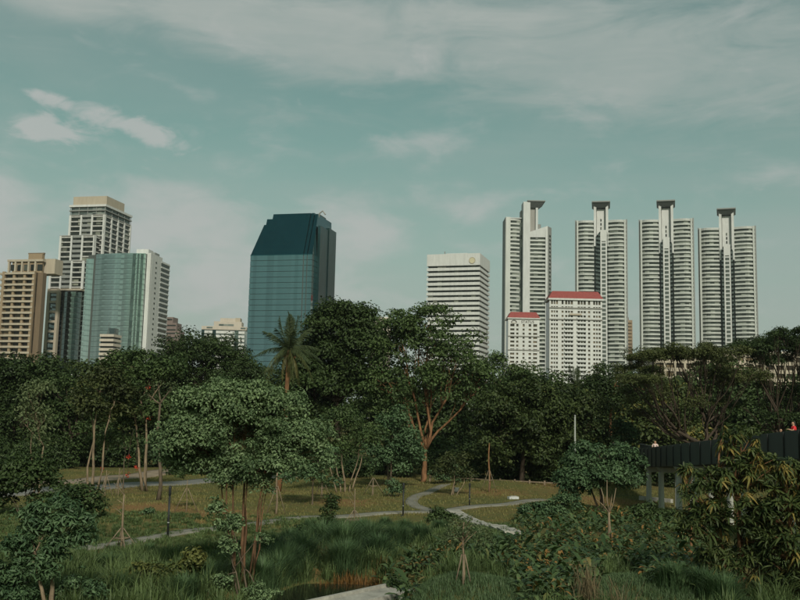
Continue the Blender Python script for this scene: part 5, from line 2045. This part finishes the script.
WALK, WNOR = walkway()


# ------------------------------------------------------------------ people on the walkway
def skin_obj(name, verts, edges, radii, mat, parent, root_i=0, sub=2):
    me = bpy.data.meshes.new(name)
    me.from_pydata(verts, edges, [])
    me.materials.append(mat)
    o = link(name, me, parent)
    md = o.modifiers.new('skin', 'SKIN')
    md.use_smooth_shade = True
    sv = me.skin_vertices[0].data
    for i, r in enumerate(radii):
        r2 = r if isinstance(r, tuple) else (r, r)
        sv[i].radius = r2
        sv[i].use_root = (i == root_i)
    ss = o.modifiers.new('sub', 'SUBSURF')
    ss.levels = ss.render_levels = sub
    return o


def person(label, px, shirt, hair_long=False, h=1.70, face=-1.6, off=.75, arm_up=False):
    cand = []
    for i in range(len(WALK) - 1):
        for t in (0, .2, .4, .6, .8):
            w = WALK[i].lerp(WALK[i + 1], t)
            q = w + WNOR[i] * off
            v = q - Vector((0, 0, EYE))
            cand.append((abs(400 + F * v.dot(RGT) / v.dot(FWD) - px) + i * 1e-4, q, w.z))
    _, p, wz = min(cand, key=lambda c_: c_[0])
    p = Vector((p.x, p.y, wz - 1.12))
    root = empty('person', p, face, label, 'person', 'people on the elevated walkway')
    k = h / 1.70
    V, E, Rr = [], [], []

    def chain(pts, start=None):
        prev = start
        for (x, y, z, r) in pts:
            V.append((x * k, y * k, z * k))
            Rr.append(r * k if not isinstance(r, tuple) else (r[0] * k, r[1] * k))
            i = len(V) - 1
            if prev is not None:
                E.append((prev, i))
            prev = i
        return prev
    chain([(0, 0, .95, (.15, .11))])
    chest = chain([(0, 0, 1.12, (.125, .095)), (0, 0, 1.32, (.15, .105)), (0, 0, 1.42, (.10, .08))], 0)
    chain([(.01, 0, 1.49, .052), (.02, 0, 1.56, (.075, .085)), (.025, 0, 1.64, (.078, .09)), (.02, 0, 1.69, .06)], chest)
    for sg in (-1, 1):
        kn = chain([(.0, sg * .095, .86, .085), (.01, sg * .10, .50, .06), (-.01, sg * .10, .26, .055), (-.02, sg * .10, .09, .042), (.11, sg * .11, .035, .035)], 0)
        if arm_up and sg > 0:
            wr = chain([(0, sg * .18, 1.40, .055), (.10, sg * .24, 1.22, .045), (.26, sg * .16, 1.28, .034)], chest)
            hx, hy, hz = .26, sg * .16, 1.28
            dz = .02
        else:
            wr = chain([(0, sg * .18, 1.40, .055), (.02, sg * .23, 1.14, .043), (.16, sg * .21, 1.00, .033)], chest)
            hx, hy, hz = .16, sg * .21, 1.00
            dz = -.01
        palm_i = chain([(hx + .05, hy, hz + dz, (.026, .018))], wr)
        for q in range(4):
            yy = hy + (q - 1.5) * .021
            chain([(hx + .10, yy, hz + dz, .0095), (hx + .135, yy, hz + dz - .012, .009), (hx + .15 - .006 * abs(q - 1.3), yy, hz + dz - .032, .008)], palm_i)
        chain([(hx + .055, hy - sg * .04, hz + dz + .005, .0105), (hx + .09, hy - sg * .052, hz + dz, .0095)], palm_i)
    skin_obj('body', V, E, Rr, M['skin'], root)
    # clothing
    S = [(0, 0, .92, (.165, .125)), (0, 0, 1.12, (.145, .115)), (0, 0, 1.32, (.168, .125)), (0, 0, 1.43, (.115, .095))]
    V2 = [(x * k, y * k, z * k) for x, y, z, _ in S]
    R2 = [(r[0] * k, r[1] * k) for *_, r in S]
    E2 = [(0, 1), (1, 2), (2, 3)]
    for sg in (-1, 1):
        b = len(V2)
        e2 = (.06, sg * .225, 1.25) if (arm_up and sg > 0) else (.01, sg * .22, 1.22)
        V2 += [(0, sg * .18 * k, 1.40 * k), tuple(c * k for c in e2)]
        R2 += [(.07 * k, .07 * k), (.062 * k, .062 * k)]
        E2 += [(3, b), (b, b + 1)]
    skin_obj('shirt', V2, E2, R2, shirt, root)
    V3, E3, R3 = [(0, 0, .93 * k)], [], [(.165 * k, .125 * k)]
    for sg in (-1, 1):
        b = len(V3)
        V3 += [(0, sg * .095 * k, .84 * k), (.01 * k, sg * .10 * k, .50 * k), (-.02 * k, sg * .10 * k, .11 * k)]
        R3 += [(.10 * k, .10 * k), (.075 * k, .075 * k), (.065 * k, .065 * k)]
        E3 += [(0, b), (b, b + 1), (b + 1, b + 2)]
    skin_obj('trousers', V3, E3, R3, M['dark_cloth'], root)
    HV = [(-.015, 0, 1.705, (.062, .07)), (-.03, 0, 1.66, (.078, .088)), (-.055, 0, 1.60, (.06, .08))]
    if hair_long:
        HV += [(-.07, 0, 1.50, (.045, .085)), (-.075, 0, 1.42, (.03, .07))]
    skin_obj('hair', [(x * k, y * k, z * k) for x, y, z, _ in HV], [(i, i + 1) for i in range(len(HV) - 1)], [(r[0] * k, r[1] * k) for *_, r in HV], M['hair'], root)
    f = MB()
    for sg in (-1, 1):
        f.box(.098 * k, .106 * k, (sg * .032 - .012) * k, (sg * .032 + .012) * k, 1.612 * k, 1.622 * k)
    f.build('eye', M['hair'], root)
    nz = MB().prism([(.095 * k, -.014 * k), (.125 * k, 0), (.095 * k, .014 * k)], 1.565 * k, 1.572 * k, [(.09 * k, -.006 * k), (.098 * k, 0), (.09 * k, .006 * k)])
    nz.v = [(x, y, z if i < 3 else 1.612 * k) for i, (x, y, z) in enumerate(nz.v)]
    nz.build('nose', M['skin'], root)
    MB().box(.094 * k, .102 * k, -.024 * k, .024 * k, 1.538 * k, 1.546 * k).build('mouth', M['red_tile'], root)
    for sg in (-1, 1):
        MB().box(.005 * k, .04 * k, (sg * .086 - .008) * k, (sg * .086 + .008) * k, 1.575 * k, 1.625 * k).build('ear', M['skin'], root)
    return root


person('person in pale clothing looking over the walkway railing near its far bend', 655, M['pale_cloth'], face=-1.9)
person('person in a red top standing on the highest stretch of the walkway', 794, M['red_cloth'], True, face=3.0, arm_up=True)
person('short person in dark clothes, only the head showing above the walkway railing', 780, M['dark_cloth'], face=-1.4, h=1.40)


# ------------------------------------------------------------------ broad-leaved plants of the bed
def broad_leaf(length, wid, bend, seed, tone):
    r = np.random.default_rng(seed)
    V, T, A = [], [], []
    ts = (0, .12, .35, .65, .88, 1.0)
    ws = (.12, .10, .85, 1.0, .55, 0)
    for t, w in zip(ts, ws):
        x = length * (t - bend * .25 * t * t)
        z = length * (.75 * t - bend * t * t)
        V += [(x, wid * .5 * w, z + wid * .18 * w), (x, 0, z), (x, -wid * .5 * w, z + wid * .18 * w)]
    for i in range(len(ts) - 1):
        o = 3 * i
        for q in (0, 1):
            T += [(o + q, o + q + 1, o + q + 4), (o + q, o + q + 4, o + q + 3)]
    A = [tone] * len(V)
    return np_mesh('leaf', np.array(V), np.array(T), M['l_canna'], np.array(A))


BL = [broad_leaf(.70, .17, .35, 1, .15), broad_leaf(.62, .15, .75, 2, .5), broad_leaf(.56, .14, 1.05, 3, .85), broad_leaf(.74, .18, .55, 4, .35), broad_leaf(.5, .13, 1.25, 5, 1.15)]


def poly_mask(px, py, poly):
    inside = False
    n = len(poly)
    j = n - 1
    for i in range(n):
        xi, yi = poly[i]
        xj, yj = poly[j]
        if (yi > py) != (yj > py) and px < (xj - xi) * (py - yi) / (yj - yi) + xi:
            inside = not inside
        j = i
    return inside


def to_px(x, y, z):
    v = Vector((x, y, z - EYE))
    d = v.dot(FWD)
    return 400 + F * v.dot(RGT) / d, 300 - F * v.dot(UPV) / d


def scatter_px(poly, spacing, jit=.5):
    xs = [p[0] for p in poly]
    ys = [p[1] for p in poly]
    cs = [gp(px, py) for px in (min(xs), max(xs)) for py in (min(ys), max(ys))]
    x0, x1 = min(c.x for c in cs), max(c.x for c in cs)
    y0, y1 = min(c.y for c in cs), max(c.y for c in cs)
    out = []
    y = y0
    while y < y1:
        x = x0
        while x < x1:
            qx, qy = x + random.uniform(-jit, jit) * spacing, y + random.uniform(-jit, jit) * spacing
            z = float(gz(qx, qy))
            if poly_mask(*to_px(qx, qy, z), poly):
                out.append((qx, qy, z))
            x += spacing
        y += spacing
    return out


def broad_plants():
    label = 'broad-leaved green plant with some orange-brown leaves in the dense bed'
    grp = 'broad-leaved plants of the dense bed'
    front = [(398, 562), (430, 556), (480, 552), (515, 545), (548, 540), (600, 548), (650, 560), (700, 556), (705, 580), (690, 600), (610, 566), (575, 612), (520, 612), (515, 575), (470, 566), (425, 578), (405, 612), (380, 612), (388, 580)]
    backp = [(520, 520), (560, 512), (620, 515), (690, 525), (720, 545), (700, 556), (650, 560), (600, 548), (548, 540), (515, 545), (500, 540), (515, 532)]
    pts = scatter_px(front, .78) + scatter_px(backp, 1.15)
    pts = [p for p in pts if not on_path(np.array([p[0]]), np.array([p[1]]), .2)[0]]
    pts.sort(key=lambda p: p[1])
    rest = pts[295:] + scatter_px(front, .62) + scatter_px(backp, .8)
    pts = pts[:295]
    bl = []
    for me in BL:
        v = np.empty(len(me.vertices) * 3)
        me.vertices.foreach_get('co', v)
        t = np.empty(len(me.polygons) * 3, dtype=int)
        me.polygons.foreach_get('vertices', t)
        bl.append((v.reshape(-1, 3), t.reshape(-1, 3)))
    Vs, Ts, As, nb = [], [], [], 0
    for (x, y, z) in rest:
        sc = random.uniform(.6, 1.05)
        for k in range(7):
            v, t = bl[random.randint(0, 3)]
            m_ = np.array(Matrix.Rotation(k * 2.4 + random.uniform(-.4, .4) + x * 9, 3, 'Z') @ Matrix.Rotation(random.uniform(-.3, .6), 3, 'Y'))
            q = (v * sc) @ m_.T + np.array([[x + random.uniform(-.15, .15), y + random.uniform(-.15, .15), z + random.uniform(0, .6) * sc]])
            Vs.append(q)
            Ts.append(t + nb)
            nb += len(v)
            As.append(np.full(len(v), random.uniform(0, .95) if random.random() > .06 else 1.2))
    tag(link('bed_foliage', np_mesh('bed_foliage', np.concatenate(Vs), np.concatenate(Ts), M['l_canna'], np.concatenate(As))),
        'mass of smaller leaves filling the dense bed between the larger plants', 'foliage', kind='stuff')
    for (x, y, z) in pts:
        root = empty('broad_leaved_plant', (x, y, z - .05), random.uniform(0, 6.28), label, 'plant', grp)
        sc = random.uniform(.75, 1.3)
        root.scale = (sc, sc, sc)
        nl = 9 if y < 48 else 7
        for k in range(nl):
            me = BL[4] if random.random() < .11 else BL[random.randint(0, 3)]
            h = .05 + .75 * (k / nl) * random.uniform(.6, 1.1)
            link('leaf', me, root, (random.uniform(-.08, .08), random.uniform(-.08, .08), h), (random.uniform(-.3, .3), random.uniform(-.35, .5), k * 2.4 + random.uniform(-.4, .4)), (random.uniform(.7, 1.15),) * 3)


broad_plants()


# ------------------------------------------------------------------ grass (nobody could count it)
def blades(P, h, w, lean, tone, name, label, mat, cat='grass', az=None):
    n = len(P)
    az = rng.uniform(0, 6.283, n) if az is None else az
    H = h * rng.uniform(.55, 1.35, n) if np.isscalar(h) else h * rng.uniform(.6, 1.3, n)
    d = np.stack([np.cos(az), np.sin(az), np.zeros(n)], 1)
    s = np.stack([-np.sin(az), np.cos(az), np.zeros(n)], 1)
    ln = (lean * rng.uniform(.1, 1.3, n))[:, None]
    up = np.array([[0, 0, 1.0]])
    mid = P + up * (H * .62)[:, None] + d * ln * (H * .30)[:, None]
    tip = P + up * (H * (1 - .18 * ln[:, 0]))[:, None] + d * ln * (H * .9)[:, None]
    V = np.stack([P - s * w * .5, P + s * w * .5, mid + s * w * .42, mid - s * w * .42, tip], 1).reshape(-1, 3)
    i = np.arange(n) * 5
    T = np.concatenate([np.stack([i, i + 1, i + 2], 1), np.stack([i, i + 2, i + 3], 1), np.stack([i + 3, i + 2, i + 4], 1)])
    o = link(name, np_mesh(name, V, T, M[mat], np.repeat(tone, 5)))
    tag(o, label, cat, kind='stuff')


def field(n, x0, x1, y0, y1, keep, tuft=9, rad=.22):
    m = n // tuft
    X = rng.uniform(x0, x1, m)
    Y = rng.uniform(y0, y1, m)
    k = keep(X, Y)
    X, Y = X[k], Y[k]
    tt = rng.uniform(0, 1, len(X))
    X = np.repeat(X, tuft) + rng.normal(size=len(X) * tuft) * rad
    Y = np.repeat(Y, tuft) + rng.normal(size=len(Y) * tuft) * rad
    t = .5 * np.repeat(tt, tuft) + .5 * rng.uniform(0, 1, len(X))
    ok = ~on_path(X, Y, -.12)
    return X[ok], Y[ok], t[ok]


BED = [(398, 562), (430, 556), (480, 552), (515, 545), (500, 540), (515, 532), (520, 520), (560, 512), (620, 515), (690, 525), (760, 545), (760, 612), (690, 612), (610, 566), (575, 612), (520, 612), (515, 575), (470, 566), (425, 578), (405, 612), (380, 612), (388, 580)]


def bed_free(X, Y):
    V = np.stack([X, Y, gz(X, Y) - EYE], 1)
    d = V @ np.array(FWD)
    px, py = 400 + F * (V @ np.array(RGT)) / d, 300 - F * (V @ np.array(UPV)) / d
    ins = np.zeros(len(X), bool)
    j = len(BED) - 1
    for i in range(len(BED)):
        (xi, yi), (xj, yj) = BED[i], BED[j]
        if yi != yj:
            ins ^= ((yi > py) != (yj > py)) & (px < (xj - xi) * (py - yi) / (yj - yi) + xi)
        j = i
    return ~ins


def pond_free(X, Y):
    k = np.ones(len(X), bool)
    for mx, my, rx, ry in POND:
        k &= ((X - mx) / rx) ** 2 + ((Y - my) / ry) ** 2 > .8
    return k


def near_m(i, X, Y, k=1.0):
    mx, my, rx, ry, h = MOUNDS[i]
    return ((X - mx) / (rx * k)) ** 2 + ((Y - my) / (ry * k)) ** 2 < 1


def wave(X, Y):
    return .5 + .5 * np.sin(X * .5 + 1.7 * np.sin(Y * .31)) * np.sin(Y * .43 + 1.1)


def build_grass():
    XM = lambda Y: Y * .47
    def inview(X, Y):
        return np.abs(X) < XM(Y) + 1.5
    # tall meadow grass: rounded tussocks of different vigour, blades fanning out of each
    m = 6600
    cx, cy = rng.uniform(-29, 25, m), rng.uniform(31, 62, m)
    k = inview(cx * .85, cy) & bed_free(cx, cy) & pond_free(cx, cy) & ~near_m(0, cx, cy, 1.2) & ~near_m(1, cx, cy, 1.2)
    cx, cy = cx[k], cy[k]
    m = len(cx)
    vig = rng.uniform(.35, 1.0, m) ** 1.3 * (.55 + .75 * wave(cx * 1.7, cy * 1.5)) * np.clip((56 - cy - .35 * np.maximum(0, -cx)) / 13, .16, 1)
    tt = np.clip(.5 * rng.uniform(0, 1, m) + .5 * wave(cx * 1.3, cy), 0, 1)
    per = 46
    i = np.repeat(np.arange(m), per)
    rad = np.abs(rng.normal(size=len(i))) * .24 * (.5 + vig[i])
    az = rng.uniform(0, 6.283, len(i))
    X, Y = cx[i] + np.cos(az) * rad, cy[i] + np.sin(az) * rad
    h = (.95 * vig[i] * np.clip(1.15 - rad * 1.1, .35, 1.1)) + .12
    ok = ~on_path(X, Y, -.28)
    X, Y, h, i, az = X[ok], Y[ok], h[ok], i[ok], az[ok]
    P = np.stack([X, Y, gz(X, Y) - .03], 1)
    blades(P, h, .030, .8, np.clip(tt[i] * .6 + .4 * rng.uniform(0, 1, len(i)), 0, 1), 'tall_grass', 'tall loose meadow grass around the pond and path', 'g_tall', az=az + rng.normal(size=len(i)) * .6)
    # mounds
    for i, lab in ((0, 'short blue-green grass covering the rounded mound with the feathery sapling'), (1, 'short blue-green grass covering the mound beside the dry stalks')):
        mx, my, rx, ry, h = MOUNDS[i]
        X, Y, t = field(34000, mx - rx * 1.5, mx + rx * 1.5, my - ry * 1.5, my + ry * 1.5, lambda X, Y: near_m(i, X, Y, 1.4), 8, .08)
        P = np.stack([X, Y, gz(X, Y) - .02], 1)
        blades(P, .24, .018, .7, t, 'mound_grass', lab, 'g_mound')
    # dome-shaped sedge clumps by the water and across the meadow
    Xs, Ys, Hs, Az, To = [], [], [], [], []
    spots = [(285, 576, 1.1), (262, 588, 1.0), (302, 562, 1.1), (322, 549, 1.2), (345, 553, 1.3), (370, 549, 1.2), (396, 546, 1.0), (345, 562, 1.1), (306, 583, .9), (278, 600, 1.0),
             (378, 558, 1.0), (360, 537, .9), (330, 534, .9), (420, 541, .8), (441, 533, .7), (150, 556, .6), (108, 572, .7), (205, 588, .9), (184, 600, .8), (290, 545, .8), (270, 556, .9), (405, 532, .7),
             (120, 598, .8), (235, 552, .6), (310, 530, .6), (385, 527, .6), (470, 541, .7), (500, 548, .7), (455, 548, .7), (640, 600, .6), (705, 596, .9), (675, 590, .9), (725, 606, 1.0)]
    for px, py, sc in spots:
        q = gp(px, py)
        n = int(1300 * sc)
        rad = np.abs(rng.normal(size=n)) * .52 * sc
        a_ = rng.uniform(0, 6.283, n)
        Xs.append(q.x + np.cos(a_) * rad)
        Ys.append(q.y + np.sin(a_) * rad)
        Hs.append(sc * np.clip(1.12 - (rad / sc) ** 1.4 * .75, .25, 1.1))
        Az.append(a_ + rng.normal(size=n) * .5)
        To.append(np.full(n, rng.uniform(0, .5)))
    X, Y, H, Az, To = (np.concatenate(q) for q in (Xs, Ys, Hs, Az, To))
    k = pond_free(X, Y) & ~on_path(X, Y, .02)
    X, Y, H, Az, To = X[k], Y[k], H[k], Az[k], To[k]
    P = np.stack([X, Y, gz(X, Y) - .03], 1)
    blades(P, H, .024, .75, np.clip(To + .6 * rng.uniform(0, 1, len(X)), 0, 1), 'sedge', 'dark dome-shaped sedge clumps beside the pond and across the meadow', 'g_sedge', 'sedge', az=Az)
    # lawn
    X, Y, t = field(150000, -55, 45, 56, 108, lambda X, Y: inview(X, Y) & (rng.uniform(0, 1, len(X)) < .25 + .75 * wave(X * .8, Y * 1.3)), 10, .35)
    P = np.stack([X, Y, gz(X, Y) - .02], 1)
    blades(P, .16, .035, .6, np.clip(t * .75 + .25 * wave(X * .6 + 2, Y), 0, 1), 'lawn_grass', 'thin yellowish lawn between the paths and the trees', 'g_lawn', 'lawn')
    # rusty reeds at the water's far edge
    Xs, Ys = [], []
    for px, py in [(312, 572), (320, 570), (328, 569), (338, 568), (345, 567.5), (352, 567), (360, 567.5), (368, 568), (376, 568), (384, 570)]:
        p = gp(px, py)
        Xs += list(p.x + rng.normal(size=60) * .22)
        Ys += list(p.y + rng.normal(size=60) * .25)
    X, Y = np.array(Xs), np.array(Ys)
    P = np.stack([X, Y, gz(X, Y) - .03], 1)
    blades(P, .48, .03, .35, rng.uniform(0, 1, len(X)), 'rusty_reeds', 'rusty orange reeds standing along the far edge of the pond', 'g_reed', 'reeds')


build_grass()


def dry_clump(label, px, py, n, h):
    b = gp(px, py)
    P = np.stack([rng.normal(size=n) * .22, rng.normal(size=n) * .2, np.zeros(n)], 1)
    o0 = len(COL.objects)
    az = rng.uniform(0, 6.283, n)
    root = empty('dry_grass_clump', b, 0, label, 'grass clump', 'dry grass clumps')
    me_in = []
    mb = MB()
    for k in range(n):
        L = h * random.uniform(.6, 1.2)
        a = az[k]
        ln = random.uniform(.05, .4)
        p = Vector(P[k])
        mb.tube([p, p + Vector((math.cos(a) * ln * L * .4, math.sin(a) * ln * L * .4, L * .6)), p + Vector((math.cos(a) * ln * L, math.sin(a) * ln * L, L))], [.013, .010, .004], 3)
    mb.build('stalk_mass', M['g_dry'], root)['kind'] = 'stuff'
    m2 = MB()
    for k in range(max(6, n // 6)):
        a = random.uniform(0, 6.28)
        L = h * random.uniform(.5, .9)
        p = Vector((random.gauss(0, .2), random.gauss(0, .2), 0))
        m2.tube([p, p + Vector((math.cos(a) * L * .3, math.sin(a) * L * .3, L * .5)), p + Vector((math.cos(a) * L * .8, math.sin(a) * L * .8, L * .45))], [.016, .014, .004], 3)
    m2.build('bent_stalk_mass', M['g_dry'], root)['kind'] = 'stuff'


dry_clump('tall clump of dry pale stalks in front of the broad-leaved plants', 587, 606, 90, 1.35)
dry_clump('sparser clump of dry stalks on the edge of the grass mound', 618, 608, 40, 1.2)


# ------------------------------------------------------------------ air
def haze():
    m = bpy.data.materials.new('haze')
    m.use_nodes = True
    g = NT(m.node_tree)
    out = g.n('ShaderNodeOutputMaterial')
    v = g.n('ShaderNodeVolumePrincipled')
    v.inputs['Color'].default_value = (0.86, 0.92, 0.92, 1)
    v.inputs['Density'].default_value = HAZE
    v.inputs['Anisotropy'].default_value = 0.2
    g.nt.links.new(v.outputs[0], out.inputs['Volume'])
    o = MB().box(-4000, 4000, -1500, 5000, -1.8, 215).build('haze', m)
    tag(o, 'thin pale haze in the air between the park and the far towers', 'haze', kind='stuff')


HAZE = 0.00008
haze()
